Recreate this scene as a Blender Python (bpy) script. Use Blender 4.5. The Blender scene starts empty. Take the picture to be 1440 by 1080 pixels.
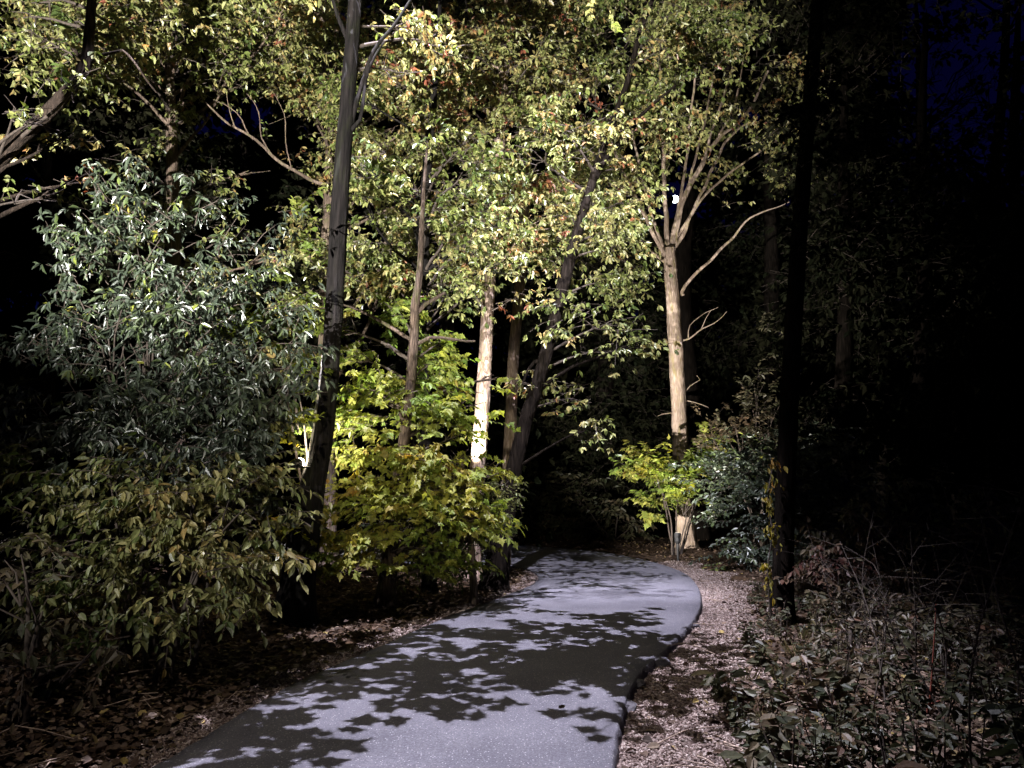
import bpy, math, random
import numpy as np
from mathutils import Vector, noise

rng = np.random.default_rng(7)
random.seed(7)
sc = bpy.context.scene
COL = sc.collection
F = 1040.0                      # focal length in photo pixels (26 mm on 36 mm, 1440 px wide)
CAM = np.array([0.0, 0.0, 1.6])
TH = math.radians(8.2)
FW = np.array([0, math.cos(TH), math.sin(TH)])
UPV = np.array([0, -math.sin(TH), math.cos(TH)])
RT = np.array([1.0, 0, 0])


def at(px, py, Y):
    """the point of the place seen at photo pixel (px, py), Y metres ahead of the camera"""
    r = FW + RT * ((px - 720) / F) + UPV * ((540 - py) / F)
    return CAM + r * (Y / r[1])


def gnd(px, py, z=0.0):
    r = FW + RT * ((px - 720) / F) + UPV * ((540 - py) / F)
    return CAM + r * ((z - CAM[2]) / r[2])


# ------------------------------------------------------------------ object helpers
def tag(o, label=None, cat=None, group=None, kind=None):
    if label: o['label'] = label
    if cat: o['category'] = cat
    if group: o['group'] = group
    if kind: o['kind'] = kind
    return o


def thing(name, loc, label, cat, group=None):
    o = bpy.data.objects.new(name, None)
    COL.objects.link(o)
    o.location = tuple(float(v) for v in loc)
    o.empty_display_size = 0.2
    return tag(o, label, cat, group)


def raw_mesh(name, V, faces_flat, loop_tot, attrs=None, mat_idx=None, smooth=False):
    """mesh from flat arrays (fast)"""
    me = bpy.data.meshes.new(name)
    V = np.ascontiguousarray(V, dtype=np.float32)
    faces_flat = np.ascontiguousarray(faces_flat, dtype=np.int32)
    loop_tot = np.asarray(loop_tot, dtype=np.int32)
    me.vertices.add(len(V)); me.vertices.foreach_set('co', V.ravel())
    me.loops.add(len(faces_flat)); me.loops.foreach_set('vertex_index', faces_flat)
    me.polygons.add(len(loop_tot))
    st = np.zeros(len(loop_tot), np.int32); st[1:] = np.cumsum(loop_tot)[:-1]
    me.polygons.foreach_set('loop_start', st)
    if mat_idx is not None:
        me.polygons.foreach_set('material_index', np.asarray(mat_idx, np.int32))
    me.polygons.foreach_set('use_smooth', np.full(len(loop_tot), smooth, dtype=bool))
    for k, a in (attrs or {}).items():
        at_ = me.attributes.new(k, 'FLOAT', 'FACE')
        at_.data.foreach_set('value', np.asarray(a, np.float32))
    me.update(calc_edges=True)
    return me


class MB:
    """collects tubes, boxes, lathes and leaves (world coordinates) and links them as ONE object"""
    def __init__(self):
        self.V, self.F, self.L, self.M, self.H, self.R, self.n = [], [], [], [], [], [], 0

    def add(self, V, faces, mi=0, hue=0.5, rnd=0.5):
        V = np.asarray(V, float)
        for f in faces:
            self.F.append(np.asarray(f) + self.n); self.L.append([len(f)])
        k = len(faces)
        self.V.append(V); self.n += len(V)
        self.M.append(np.full(k, mi)); self.H.append(np.full(k, hue)); self.R.append(np.full(k, rnd))

    def add_arr(self, V, F2, mi=0, hue=None, rnd=None):
        """V (n,3), F2 (k,c) constant face size"""
        k, c = F2.shape
        self.V.append(V); self.F.append((F2 + self.n).ravel()); self.L.append(np.full(k, c))
        self.n += len(V)
        self.M.append(np.full(k, mi))
        self.H.append(np.full(k, .5) if hue is None else hue)
        self.R.append(np.full(k, .5) if rnd is None else rnd)

    def build(self, name, mats, parent=None, smooth=False, origin=None):
        if not self.V: return None
        V = np.concatenate(self.V)
        if parent is not None: off = np.array(parent.matrix_world.translation) if False else np.array(world_loc(parent))
        elif origin is not None: off = np.asarray(origin, float)
        else: off = np.zeros(3)
        me = raw_mesh(name, V - off, np.concatenate(self.F), np.concatenate(self.L),
                      {'hue': np.concatenate(self.H), 'rnd': np.concatenate(self.R)}, np.concatenate(self.M), smooth)
        for m in (mats if isinstance(mats, (list, tuple)) else [mats]): me.materials.append(m)
        o = bpy.data.objects.new(name, me); COL.objects.link(o)
        if parent is not None: o.parent = parent
        else: o.location = tuple(off)
        return o


def world_loc(o):
    v = Vector((0, 0, 0))
    while o is not None:
        v = v + o.location; o = o.parent
    return v


def smooth_path(P, R, step):
    P = np.asarray(P, float); R = np.asarray(R, float)
    if len(P) < 3:
        n = max(2, int(np.linalg.norm(P[-1] - P[0]) / step))
        t = np.linspace(0, 1, n + 1)[:, None]
        return P[0] * (1 - t) + P[1] * t, R[0] * (1 - t[:, 0]) + R[1] * t[:, 0]
    Q = np.vstack([2 * P[0] - P[1], P, 2 * P[-1] - P[-2]])
    out, rr = [], []
    for i in range(len(P) - 1):
        p0, p1, p2, p3 = Q[i:i + 4]
        n = max(1, int(np.linalg.norm(p2 - p1) / step))
        for k in range(n):
            t = k / n
            out.append(.5 * (2 * p1 + (p2 - p0) * t + (2 * p0 - 5 * p1 + 4 * p2 - p3) * t * t + (3 * p1 - p0 - 3 * p2 + p3) * t ** 3))
            rr.append(R[i] * (1 - t) + R[i + 1] * t)
    out.append(P[-1]); rr.append(R[-1])
    return np.array(out), np.array(rr)


def tube(mb, P, R, sides=8, step=.12, rough=0.0, freq=6.0, flare=0.0, wob=0.0, mi=0, seed=0.0):
    P, R = smooth_path(P, R, step)
    n = len(P)
    if wob:
        for i in range(n):
            if 0 < i < n - 1:
                q = Vector(P[i]) * 1.7 + Vector((seed, 0, 0))
                P[i] += np.array(noise.noise_vector(q)) * wob
    T = np.gradient(P, axis=0); T /= np.linalg.norm(T, axis=1)[:, None] + 1e-9
    ref = np.array([0, 1.0, 0.13]) if abs(T[0][1]) < .8 else np.array([1.0, 0, 0.1])
    A = np.cross(T, ref); A /= np.linalg.norm(A, axis=1)[:, None] + 1e-9
    B = np.cross(T, A)
    ang = np.arange(sides) * 2 * math.pi / sides
    V = np.zeros((n, sides, 3))
    L = np.concatenate([[0], np.cumsum(np.linalg.norm(np.diff(P, axis=0), axis=1))])
    for i in range(n):
        r = np.full(sides, R[i])
        if flare:
            h = L[i]
            r = r * (1 + flare * math.exp(-h / .28) * (1 + .35 * np.sin(ang * 5 + seed)))
        if rough:
            for k in range(sides):
                a = ang[k]
                v = noise.noise(Vector((math.cos(a) * freq * .55, math.sin(a) * freq * .55, L[i] * 1.5 + seed)))
                v2 = noise.noise(Vector((math.cos(a) * freq * 1.3, math.sin(a) * freq * 1.3, L[i] * 5 + seed)))
                r[k] *= 1 + rough * (v + .6 * v2)
        V[i] = P[i] + (np.cos(ang)[:, None] * A[i] + np.sin(ang)[:, None] * B[i]) * r[:, None]
    idx = np.arange(n * sides).reshape(n, sides)
    q = np.stack([idx[:-1], np.roll(idx, -1, 1)[:-1], np.roll(idx, -1, 1)[1:], idx[1:]], -1).reshape(-1, 4)
    mb.add_arr(V.reshape(-1, 3), q, mi)
    tipc = P[-1] + T[-1] * R[-1]
    base = mb.n - 1 - 0
    # close the end
    s = (n - 1) * sides
    ring = V[-1]
    mb.add(np.vstack([ring, tipc]), [(k, (k + 1) % sides, sides) for k in range(sides)], mi)


def box(mb, c, s, mi=0, rot=None):
    c = np.asarray(c, float); s = np.asarray(s, float) / 2
    b = min(s) * .25
    V = []
    for z, ins in ((-1, b), (-1, 0), (1, 0), (1, b)):
        zz = z * s[2] if ins else z * (s[2] - b)
        for x, y in ((-1, -1), (1, -1), (1, 1), (-1, 1)):
            V.append((x * (s[0] - ins), y * (s[1] - ins), zz))
    V = np.array(V)
    if rot is not None: V = V @ np.asarray(rot).T
    faces = [(3, 2, 1, 0), (12, 13, 14, 15)]
    for r in range(3):
        for k in range(4):
            faces.append((r * 4 + k, r * 4 + (k + 1) % 4, r * 4 + 4 + (k + 1) % 4, r * 4 + 4 + k))
    mb.add(V + c, faces, mi)


def lathe(mb, c, axis, prof, sides=14, mi=0):
    axis = np.asarray(axis, float); axis /= np.linalg.norm(axis)
    a = np.cross(axis, [0.3, 0.9, 0.2]); a /= np.linalg.norm(a); b = np.cross(axis, a)
    ang = np.arange(sides) * 2 * math.pi / sides
    V = [np.asarray(c) + axis * h + (math.cos(t) * a + math.sin(t) * b) * r for h, r in prof for t in ang]
    faces = []
    for i in range(len(prof) - 1):
        for k in range(sides):
            k2 = (k + 1) % sides
            faces.append((i * sides + k, i * sides + k2, (i + 1) * sides + k2, (i + 1) * sides + k))
    faces.append(tuple(range(sides))[::-1]); faces.append(tuple((len(prof) - 1) * sides + k for k in range(sides)))
    mb.add(V, faces, mi)


# ------------------------------------------------------------------ materials
def mat(name):
    m = bpy.data.materials.new(name); m.use_nodes = True
    nt = m.node_tree; nt.nodes.clear()
    out = nt.nodes.new('ShaderNodeOutputMaterial')
    return m, nt, out


def N(nt, t, **kw):
    n = nt.nodes.new(t)
    for k, v in kw.items():
        if k in n.inputs: n.inputs[k].default_value = v
        else: setattr(n, k, v)
    return n


def ramp(nt, cols, fac=None):
    r = nt.nodes.new('ShaderNodeValToRGB')
    el = r.color_ramp.elements
    while len(el) > 1: el.remove(el[-1])
    el[0].position = cols[0][0]; el[0].color = (*cols[0][1], 1)
    for p, c in cols[1:]:
        e = el.new(p); e.color = (*c, 1)
    if fac is not None: nt.links.new(fac, r.inputs['Fac'])
    return r


def leaf_mat(name, cols, rough=.45, spec=.4, trans=.35, tsat=1.15, tval=1.3, vary=.7):
    m, nt, out = mat(name)
    ln = nt.links.new
    a = N(nt, 'ShaderNodeAttribute', attribute_name='hue')
    b = N(nt, 'ShaderNodeAttribute', attribute_name='rnd')
    r = ramp(nt, cols, a.outputs['Fac'])
    mr = N(nt, 'ShaderNodeMapRange'); mr.inputs['To Min'].default_value = 1 - vary / 2; mr.inputs['To Max'].default_value = 1 + vary / 2
    ln(b.outputs['Fac'], mr.inputs['Value'])
    tc = N(nt, 'ShaderNodeTexCoord')
    no = N(nt, 'ShaderNodeTexNoise', Scale=55.0, Detail=2.0)
    ln(tc.outputs['Object'], no.inputs['Vector'])
    mr2 = N(nt, 'ShaderNodeMapRange'); mr2.inputs['From Min'].default_value = .3; mr2.inputs['From Max'].default_value = .7
    mr2.inputs['To Min'].default_value = .75; mr2.inputs['To Max'].default_value = 1.2
    ln(no.outputs['Fac'], mr2.inputs['Value'])
    mu = N(nt, 'ShaderNodeMath', operation='MULTIPLY'); ln(mr.outputs[0], mu.inputs[0]); ln(mr2.outputs[0], mu.inputs[1])
    hs = N(nt, 'ShaderNodeHueSaturation'); ln(r.outputs['Color'], hs.inputs['Color']); ln(mu.outputs[0], hs.inputs['Value'])
    p = N(nt, 'ShaderNodeBsdfPrincipled', Roughness=rough); p.inputs['Specular IOR Level'].default_value = spec
    ln(hs.outputs['Color'], p.inputs['Base Color'])
    bu = N(nt, 'ShaderNodeBump', Strength=.25, Distance=.01); ln(no.outputs['Fac'], bu.inputs['Height']); ln(bu.outputs[0], p.inputs['Normal'])
    h2 = N(nt, 'ShaderNodeHueSaturation', Saturation=tsat, Value=tval); ln(hs.outputs['Color'], h2.inputs['Color'])
    t = N(nt, 'ShaderNodeBsdfTranslucent'); ln(h2.outputs['Color'], t.inputs['Color'])
    mx = N(nt, 'ShaderNodeMixShader', Fac=trans); ln(p.outputs[0], mx.inputs[1]); ln(t.outputs[0], mx.inputs[2])
    ln(mx.outputs[0], out.inputs['Surface'])
    return m


def bark_mat(name, dark, light, moss=None, sx=14., sz=2.2, bump=.9, rough=.9, spec=.12):
    m, nt, out = mat(name); ln = nt.links.new
    tc = N(nt, 'ShaderNodeTexCoord')
    mp = N(nt, 'ShaderNodeMapping'); mp.inputs['Scale'].default_value = (sx, sx, sz); ln(tc.outputs['Object'], mp.inputs['Vector'])
    n1 = N(nt, 'ShaderNodeTexNoise', Scale=1.6, Detail=8.0, Roughness=.72, Distortion=1.1); ln(mp.outputs[0], n1.inputs['Vector'])
    vo = N(nt, 'ShaderNodeTexVoronoi', Scale=1.3, feature='DISTANCE_TO_EDGE'); ln(mp.outputs[0], vo.inputs['Vector'])
    n2 = N(nt, 'ShaderNodeTexNoise', Scale=2.2, Detail=3.0); ln(tc.outputs['Object'], n2.inputs['Vector'])
    ad = N(nt, 'ShaderNodeMath', operation='MULTIPLY_ADD'); ln(vo.outputs['Distance'], ad.inputs[0]); ad.inputs[1].default_value = .9; ln(n1.outputs['Fac'], ad.inputs[2])
    r = ramp(nt, [(.38, dark), (.62, tuple((a + b) / 2 for a, b in zip(dark, light))), (.85, light)], ad.outputs[0])
    colr = r.outputs['Color']
    mr = N(nt, 'ShaderNodeMapRange'); mr.inputs['From Min'].default_value = .35; mr.inputs['From Max'].default_value = .7; mr.inputs['To Min'].default_value = .72; mr.inputs['To Max'].default_value = 1.15
    ln(n2.outputs['Fac'], mr.inputs['Value'])
    hs = N(nt, 'ShaderNodeHueSaturation'); ln(colr, hs.inputs['Color']); ln(mr.outputs[0], hs.inputs['Value']); colr = hs.outputs['Color']
    if moss:
        n3 = N(nt, 'ShaderNodeTexNoise', Scale=3.5, Detail=5.0, Roughness=.7)
        mp2 = N(nt, 'ShaderNodeMapping'); mp2.inputs['Scale'].default_value = (2.2, 2.2, .6); mp2.inputs['Location'].default_value = (3, 1, 2)
        ln(tc.outputs['Object'], mp2.inputs['Vector']); ln(mp2.outputs[0], n3.inputs['Vector'])
        fr = ramp(nt, [(.52, (0, 0, 0)), (.66, (.8, .8, .8))], n3.outputs['Fac'])
        mi = N(nt, 'ShaderNodeMix', data_type='RGBA'); ln(fr.outputs['Color'], mi.inputs[0]); ln(colr, mi.inputs[6]); mi.inputs[7].default_value = (*moss, 1)
        colr = mi.outputs[2]
    p = N(nt, 'ShaderNodeBsdfPrincipled', Roughness=rough); p.inputs['Specular IOR Level'].default_value = spec
    ln(colr, p.inputs['Base Color'])
    bu = N(nt, 'ShaderNodeBump', Strength=bump, Distance=.03); ln(ad.outputs[0], bu.inputs['Height']); ln(bu.outputs[0], p.inputs['Normal'])
    ln(p.outputs[0], out.inputs['Surface'])
    return m


def plain(name, col, rough=.6, metal=0., spec=.4, var=.3, scale=20.):
    m, nt, out = mat(name); ln = nt.links.new
    tc = N(nt, 'ShaderNodeTexCoord'); no = N(nt, 'ShaderNodeTexNoise', Scale=scale, Detail=4.0); ln(tc.outputs['Object'], no.inputs['Vector'])
    r = ramp(nt, [(.3, tuple(c * (1 - var) for c in col)), (.7, tuple(min(1, c * (1 + var)) for c in col))], no.outputs['Fac'])
    p = N(nt, 'ShaderNodeBsdfPrincipled', Roughness=rough, Metallic=metal); p.inputs['Specular IOR Level'].default_value = spec
    ln(r.outputs['Color'], p.inputs['Base Color']); ln(p.outputs[0], out.inputs['Surface'])
    return m


def chip_mat(name, cols, rough=.85):
    m, nt, out = mat(name); ln = nt.links.new
    a = N(nt, 'ShaderNodeAttribute', attribute_name='rnd'); r = ramp(nt, cols, a.outputs['Fac'])
    p = N(nt, 'ShaderNodeBsdfPrincipled', Roughness=rough); p.inputs['Specular IOR Level'].default_value = .25
    ln(r.outputs['Color'], p.inputs['Base Color']); ln(p.outputs[0], out.inputs['Surface'])
    return m


def glow(name, col, s):
    m, nt, out = mat(name)
    e = N(nt, 'ShaderNodeEmission', Color=(*col, 1), Strength=s); nt.links.new(e.outputs[0], out.inputs['Surface'])
    return m


CANOPY = [(0, (.06, .09, .022)), (.25, (.15, .18, .045)), (.55, (.27, .27, .105)), (.80, (.31, .24, .09)), (.94, (.27, .13, .05)), (1, (.21, .07, .04))]
YELLOW = [(0, (.07, .12, .025)), (.3, (.15, .21, .04)), (.6, (.26, .26, .055)), (.82, (.30, .22, .05)), (.94, (.28, .11, .035)), (1, (.2, .05, .03))]
GREEN = [(0, (.035, .06, .018)), (.4, (.075, .105, .03)), (.7, (.17, .175, .07)), (.9, (.25, .23, .09)), (1, (.26, .19, .07))]
GLOSS = [(0, (.022, .031, .021)), (.5, (.045, .06, .038)), (.8, (.07, .10, .03)), (.95, (.2, .22, .03)), (1, (.25, .2, .04))]
DULL = [(0, (.03, .038, .018)), (.35, (.055, .055, .027)), (.65, (.10, .075, .045)), (.85, (.10, .055, .035)), (1, (.07, .026, .02))]
M = {}
M['canopy'] = leaf_mat('canopy_leaf', CANOPY, .38, .6, .3)
M['yellow'] = leaf_mat('maple_leaf', YELLOW, .5, .35, .45)
M['green'] = leaf_mat('green_leaf', GREEN, .4, .5, .35)
M['gloss'] = leaf_mat('glossy_leaf', GLOSS, .40, 1.0, .12)
M['dull'] = leaf_mat('weed_leaf', DULL, .5, .4, .25)
M['far'] = leaf_mat('unlit_leaf', [(0, (.005, .007, .003)), (1, (.014, .014, .007))], .8, .05, .1)  # near black: the missing light on these leaves is put into their colour
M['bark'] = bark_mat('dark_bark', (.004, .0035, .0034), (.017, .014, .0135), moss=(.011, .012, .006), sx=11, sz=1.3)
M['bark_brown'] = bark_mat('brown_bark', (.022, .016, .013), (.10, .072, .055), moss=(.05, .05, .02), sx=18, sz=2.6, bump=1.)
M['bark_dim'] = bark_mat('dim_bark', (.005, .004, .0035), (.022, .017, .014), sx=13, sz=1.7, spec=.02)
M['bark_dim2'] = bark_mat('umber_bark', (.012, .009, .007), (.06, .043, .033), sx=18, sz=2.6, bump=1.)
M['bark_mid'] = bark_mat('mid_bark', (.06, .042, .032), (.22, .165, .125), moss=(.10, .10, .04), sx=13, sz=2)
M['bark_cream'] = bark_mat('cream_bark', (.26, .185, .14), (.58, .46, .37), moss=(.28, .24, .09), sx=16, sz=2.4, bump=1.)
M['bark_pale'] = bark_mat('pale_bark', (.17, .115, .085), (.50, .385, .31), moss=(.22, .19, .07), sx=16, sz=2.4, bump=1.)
M['bark_unlit'] = bark_mat('unlit_bark', (.004, .0035, .003), (.014, .011, .009), sx=11, sz=1.5, spec=0.)  # near-black colour stands in for trunks that no lamp reaches
M['twig'] = plain('twig_bark', (.05, .038, .03), .85, var=.4, scale=30)
M['twig_pale'] = plain('dead_twig', (.30, .23, .18), .85, var=.4, scale=30)

# ------------------------------------------------------------------ leaves
def half(outline):
    V = [(x, y, z) for x, y, z in outline]
    n = len(V)
    V2 = V + [(x, -y, z) for x, y, z in V[1:-1]]
    f1 = list(range(n)); f2 = [0] + [n - 1] + [n + i for i in range(n - 3, -1, -1)]
    return np.array(V2), [f1[::-1], f2[::-1]]


SHAPES = {
    'oval': half([(0, 0, 0), (.28, .2, .05), (.62, .21, .02), (1, 0, -.16)]),
    'long': half([(0, 0, 0), (.3, .13, .04), (.65, .13, 0), (1, 0, -.2)]),
    'round': half([(0, 0, 0), (.2, .3, .06), (.6, .34, .02), (1, 0, -.12)]),
    'maple': half([(0, 0, 0), (-.06, .26, .03), (.16, .22, .05), (.30, .56, -.02), (.42, .30, .04), (.56, .38, .0), (.62, .17, .02), (1, 0, -.14)]),
    'blade': half([(0, 0, 0), (.35, .022, .015), (.7, .018, .0), (1, 0, -.05)]),
}


def nrm(a):
    return a / (np.linalg.norm(a, axis=-1, keepdims=True) + 1e-9)


def put_leaves(mb, pos, axis, normal, size, hue, rnd, shape, mi=0):
    T, faces = SHAPES[shape]
    axis = nrm(axis); side = nrm(np.cross(normal, axis)); nn = np.cross(axis, side)
    k = len(pos); nv = len(T)
    curl = rng.uniform(.4, 1.9, k)[:, None, None]
    V = pos[:, None, :] + size[:, None, None] * (T[None, :, 0, None] * axis[:, None] + T[None, :, 1, None] * side[:, None] * rng.uniform(.8, 1.2, k)[:, None, None] + T[None, :, 2, None] * nn[:, None] * curl)
    base = (np.arange(k) * nv)[:, None]
    f = np.array(faces)                                   # both halves have the same count
    F2 = (base[:, None, :] + f[None]).reshape(-1, f.shape[1])
    mb.add_arr(V.reshape(-1, 3), F2, mi, np.repeat(hue, len(faces)), np.repeat(rnd, len(faces)))


def prism_twigs(mb, A, B, r0, r1, mi=1):
    """three-sided twigs from A to B"""
    d = nrm(B - A); s = nrm(np.cross(d, np.array([.2, .3, .95]))); t = np.cross(d, s)
    k = len(A); V = np.zeros((k, 6, 3))
    for j in range(3):
        a = j * 2.0944
        o = math.cos(a) * s + math.sin(a) * t
        V[:, j] = A + o * r0; V[:, 3 + j] = B + o * r1
    f = np.array([(0, 1, 4, 3), (1, 2, 5, 4), (2, 0, 3, 5)])
    mb.add_arr(V.reshape(-1, 3), ((np.arange(k) * 6)[:, None, None] + f[None]).reshape(-1, 4), mi)


# gaps in the foliage: (px, py, radius px, depth from, depth to)
GAPS = [(945, 278, 36, 14, 99), (952, 255, 14, 14, 99), (990, 205, 13, 14, 99), (421, 651, 17, 0, 9.15), (425, 640, 12, 0, 9.15)]
GAPS += [(434 + (660 - y) * .14, y, 11, 0, 9.15) for y in range(520, 660, 20)]
GAPS += [(692 - (y - 400) * .085, y, 17, 0, 14) for y in range(390, 650, 16)]
GAPS += [(944 + (y - 380) * .05, y, 15, 0, 21) for y in range(370, 620, 16)] + [(964, y, 15, 0, 21) for y in range(715, 770, 14)]
GAPS += [(x, y, 12, 0, 20.9) for x, y in ((936, 345), (936, 320), (935, 295), (936, 270), (952, 320), (960, 290), (972, 262), (990, 240), (1010, 205), (920, 330), (905, 300), (890, 270), (876, 240), (990, 375), (1010, 357), (1030, 340), (1045, 322))]
GAPS += [(584 - (y - 420) * .09, y, 11, 0, 10.4) for y in range(420, 620, 15)]
GAPS += [(755 - (y - 540) * .25, y, 12, 0, 12.6) for y in range(500, 660, 16)]
GAPS += [(656, 700, 14, 12.4, 13.9), (345, 160, 34, 12.6, 99), (375, 150, 24, 12.6, 99), (300, 170, 24, 12.6, 99), (110, 210, 30, 9.5, 14.9), (160, 195, 24, 9.5, 14.9), (520, 470, 22, 10.5, 20), (535, 500, 18, 10.5, 20), (625, 610, 20, 0, 13), (640, 625, 18, 0, 13), (350, 400, 26, 11, 18), (590, 270, 12, 10, 18), (610, 275, 12, 10, 18), (1060, 250, 16, 10, 22), (60, 440, 30, 6, 14), (30, 400, 30, 6, 14), (880, 540, 30, 10, 20), (990, 330, 24, 10, 26), (1050, 265, 20, 10, 26)]
GAPS += [(716 + (640 - y) * .05, y, 12, 0, 16.4) for y in range(430, 650, 14)]
GAPS += [(500, 605, 15, 0, 11), (560, 668, 13, 0, 11), (470, 655, 13, 0, 11), (625, 640, 14, 0, 11), (530, 575, 11, 0, 11), (590, 590, 10, 0, 11), (520, 725, 14, 0, 11), (610, 745, 12, 0, 11), (460, 735, 14, 0, 11), (570, 775, 14, 0, 11)]
GAPS += [(620, 440, 22, 11, 99), (635, 465, 16, 11, 99)]
g_ = np.random.default_rng(3)
GAPS += [(g_.uniform(170, 1150), g_.uniform(20, 430), g_.uniform(10, 24), 10.0, g_.uniform(14, 40)) for _ in range(70)]
GAPS += [(g_.uniform(20, 430), g_.uniform(300, 640), g_.uniform(8, 20), 5.0, g_.uniform(8, 30)) for _ in range(26)]
GA = np.array(GAPS)
NEAR = [(at(738, 775, 14.5), .9), (at(421, 651, 9.12) + np.array([.25, .4, .1]), .62), (np.array([-2.3, 7.7, 12.0]), .9)]      # clear air round the lamps


def open_view(O):
    d = O - CAM; y = d @ FW
    px = 720 + F * (d @ RT) / np.maximum(y, .1); py = 540 - F * (d @ UPV) / np.maximum(y, .1)
    Y = O[:, 1][:, None]
    hit = ((px[:, None] - GA[None, :, 0]) ** 2 + (py[:, None] - GA[None, :, 1]) ** 2 < GA[None, :, 2] ** 2) & (Y > GA[None, :, 3]) & (Y < GA[None, :, 4])
    ok = ~hit.any(1)
    for c, rr in NEAR: ok &= ((O - c) ** 2).sum(1) > rr * rr
    return ok


def sprays(mb, c, rad, n, length, nl, lsize, shape, hue, hjit, droop=.25, face=0., style='alt', ctr=None, up=1., leafdroop=.35, twig=.006, jit=.5, rim=.0):
    """n leafy sprays inside the ellipsoid (c, rad); each has a twig and nl leaves"""
    n = int(n)
    if n < 1: return
    u = nrm(rng.normal(size=(n, 3))) * (rng.uniform(rim, 1, n) ** (1 / 2.6))[:, None]
    O = c + u * rad
    O = O[open_view(O)]; n = len(O)
    if n < 1: return
    ctr = c if ctr is None else np.asarray(ctr, float)
    out = O - ctr; out[:, 2] *= .4
    d = nrm(nrm(out) * .8 + rng.normal(size=(n, 3)) * np.array([.6, .6, .22]))
    ln_ = length * rng.uniform(.6, 1.3, n)
    A = O - d * ln_[:, None] * .5
    t = (np.arange(nl) + .7) / nl
    dr = droop * rng.uniform(.3, 1.6, n)
    Z = np.array([0, 0, 1.0])
    P = A[:, None] + d[:, None] * (ln_[:, None] * t)[:, :, None] - Z * (dr[:, None] * ln_[:, None] * t ** 2)[:, :, None]
    mid = A + d * (ln_ * .5)[:, None] - Z * (dr * ln_ * .25)[:, None]
    end = P[:, -1]
    prism_twigs(mb, A, mid, twig, twig * .7); prism_twigs(mb, mid, end, twig * .7, twig * .35)
    dd = nrm(d[:, None] - Z * (2 * dr[:, None] * t)[:, :, None])
    sd = nrm(np.cross(dd, Z))
    if style == 'alt':
        sg = np.where(np.arange(nl) % 2 == 0, 1., -1.)[None, :, None]
        ax = dd * .55 + sd * sg * .8
        ax[:, -1] = dd[:, -1]
    else:                                                 # whorls of leaves along the twig
        ph = (np.arange(nl) * 2.4)[None, :, None] + rng.uniform(0, 6, (n, 1, 1))
        ax = dd * .45 + sd * np.cos(ph) + np.array([0, 0, .35]) * np.sin(ph)
        k = np.floor(t * 2.99) / 2.2 + .2
        P = A[:, None] + d[:, None] * (ln_[:, None] * k)[:, :, None] - Z * (dr[:, None] * ln_[:, None] * k ** 2)[:, :, None]
    ax = ax - Z * leafdroop * rng.uniform(.2, 1.8, (n, nl, 1)) + rng.normal(size=(n, nl, 3)) * .22
    fo = nrm(out)[:, None]
    no = Z * up + fo * face + rng.normal(size=(n, nl, 3)) * jit
    k = n * nl
    h = np.clip(hue + np.repeat(rng.normal(size=n) * hjit, nl) + rng.normal(size=k) * hjit * .6, 0, 1)
    sz = lsize * rng.uniform(.6, 1.3, k)
    put_leaves(mb, P.reshape(-1, 3) + rng.normal(size=(k, 3)) * lsize * .12, ax.reshape(-1, 3), no.reshape(-1, 3), sz, h, rng.uniform(0, 1, k), shape)


DM = 4.2


def blob(mb, b, Y0, kind, ctr=None, dens=2.6):
    """b = (px, py, depth or None, rx px, ry px, hue[, density])"""
    px, py, Y, rx, ry, hue = b[:6]
    dn = b[6] if len(b) > 6 else 1.0
    Y = Y0 if Y is None else Y
    c = at(px, py, Y); m = Y / F
    rad = np.array([rx * m, max(.25, .5 * (rx + ry) * m * .9), ry * m])
    L = kind['len']; lp = L / m
    n = DM * dens * dn * math.pi * rx * ry / (.5 * lp * lp) * kind.get('n', 1.)
    n *= rng.uniform(.25, 1.45)
    if n > 12:                                             # stray shoots beyond the mass
        sprays(mb, c, rad * 1.75, n * .16, L, kind['nl'], kind['size'], kind['shape'], hue, kind.get('hj', .12), kind.get('droop', .25), kind.get('face', 0.), kind.get('style', 'alt'), ctr, kind.get('up', 1.), kind.get('ld', .35), kind.get('twig', .006), kind.get('jit', .5), rim=.3)
    sprays(mb, c, rad, max(2, n), L, kind['nl'], kind['size'], kind['shape'], hue, kind.get('hj', .12), kind.get('droop', .25), kind.get('face', 0.), kind.get('style', 'alt'), ctr, kind.get('up', 1.), kind.get('ld', .35), kind.get('twig', .006), kind.get('jit', .5))
    return c


K_CAN = dict(len=.52, nl=12, size=.104, shape='oval', hj=.18, style='whorl', ld=.6, face=.25, jit=.85, n=.8)
K_CANF = dict(len=.68, nl=12, size=.124, shape='oval', hj=.16, style='whorl', ld=.6, face=.25, jit=.85, n=.8)
K_MAP = dict(len=.55, nl=11, size=.112, shape='maple', hj=.10, droop=.15, ld=.45, face=.35, jit=.5)
K_OVL = dict(len=.45, nl=11, size=.09, shape='oval', hj=.14, droop=.4, ld=.7, face=.6, jit=.65)
K_GLS = dict(len=.44, nl=13, size=.10, shape='long', hj=.16, droop=.2, ld=.7, face=.6, style='whorl', jit=.7, n=1.25)
K_BOX = dict(len=.38, nl=12, size=.072, shape='oval', hj=.14, droop=.2, ld=.3, face=.7, jit=.7)
K_HORN = dict(len=.6, nl=15, size=.08, shape='oval', hj=.08, droop=.25, ld=.25, face=.45, jit=.4)


def ground_z(x, y):
    """height of the forest floor (array or scalar)"""
    return -.10 + .0 * x


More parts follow.
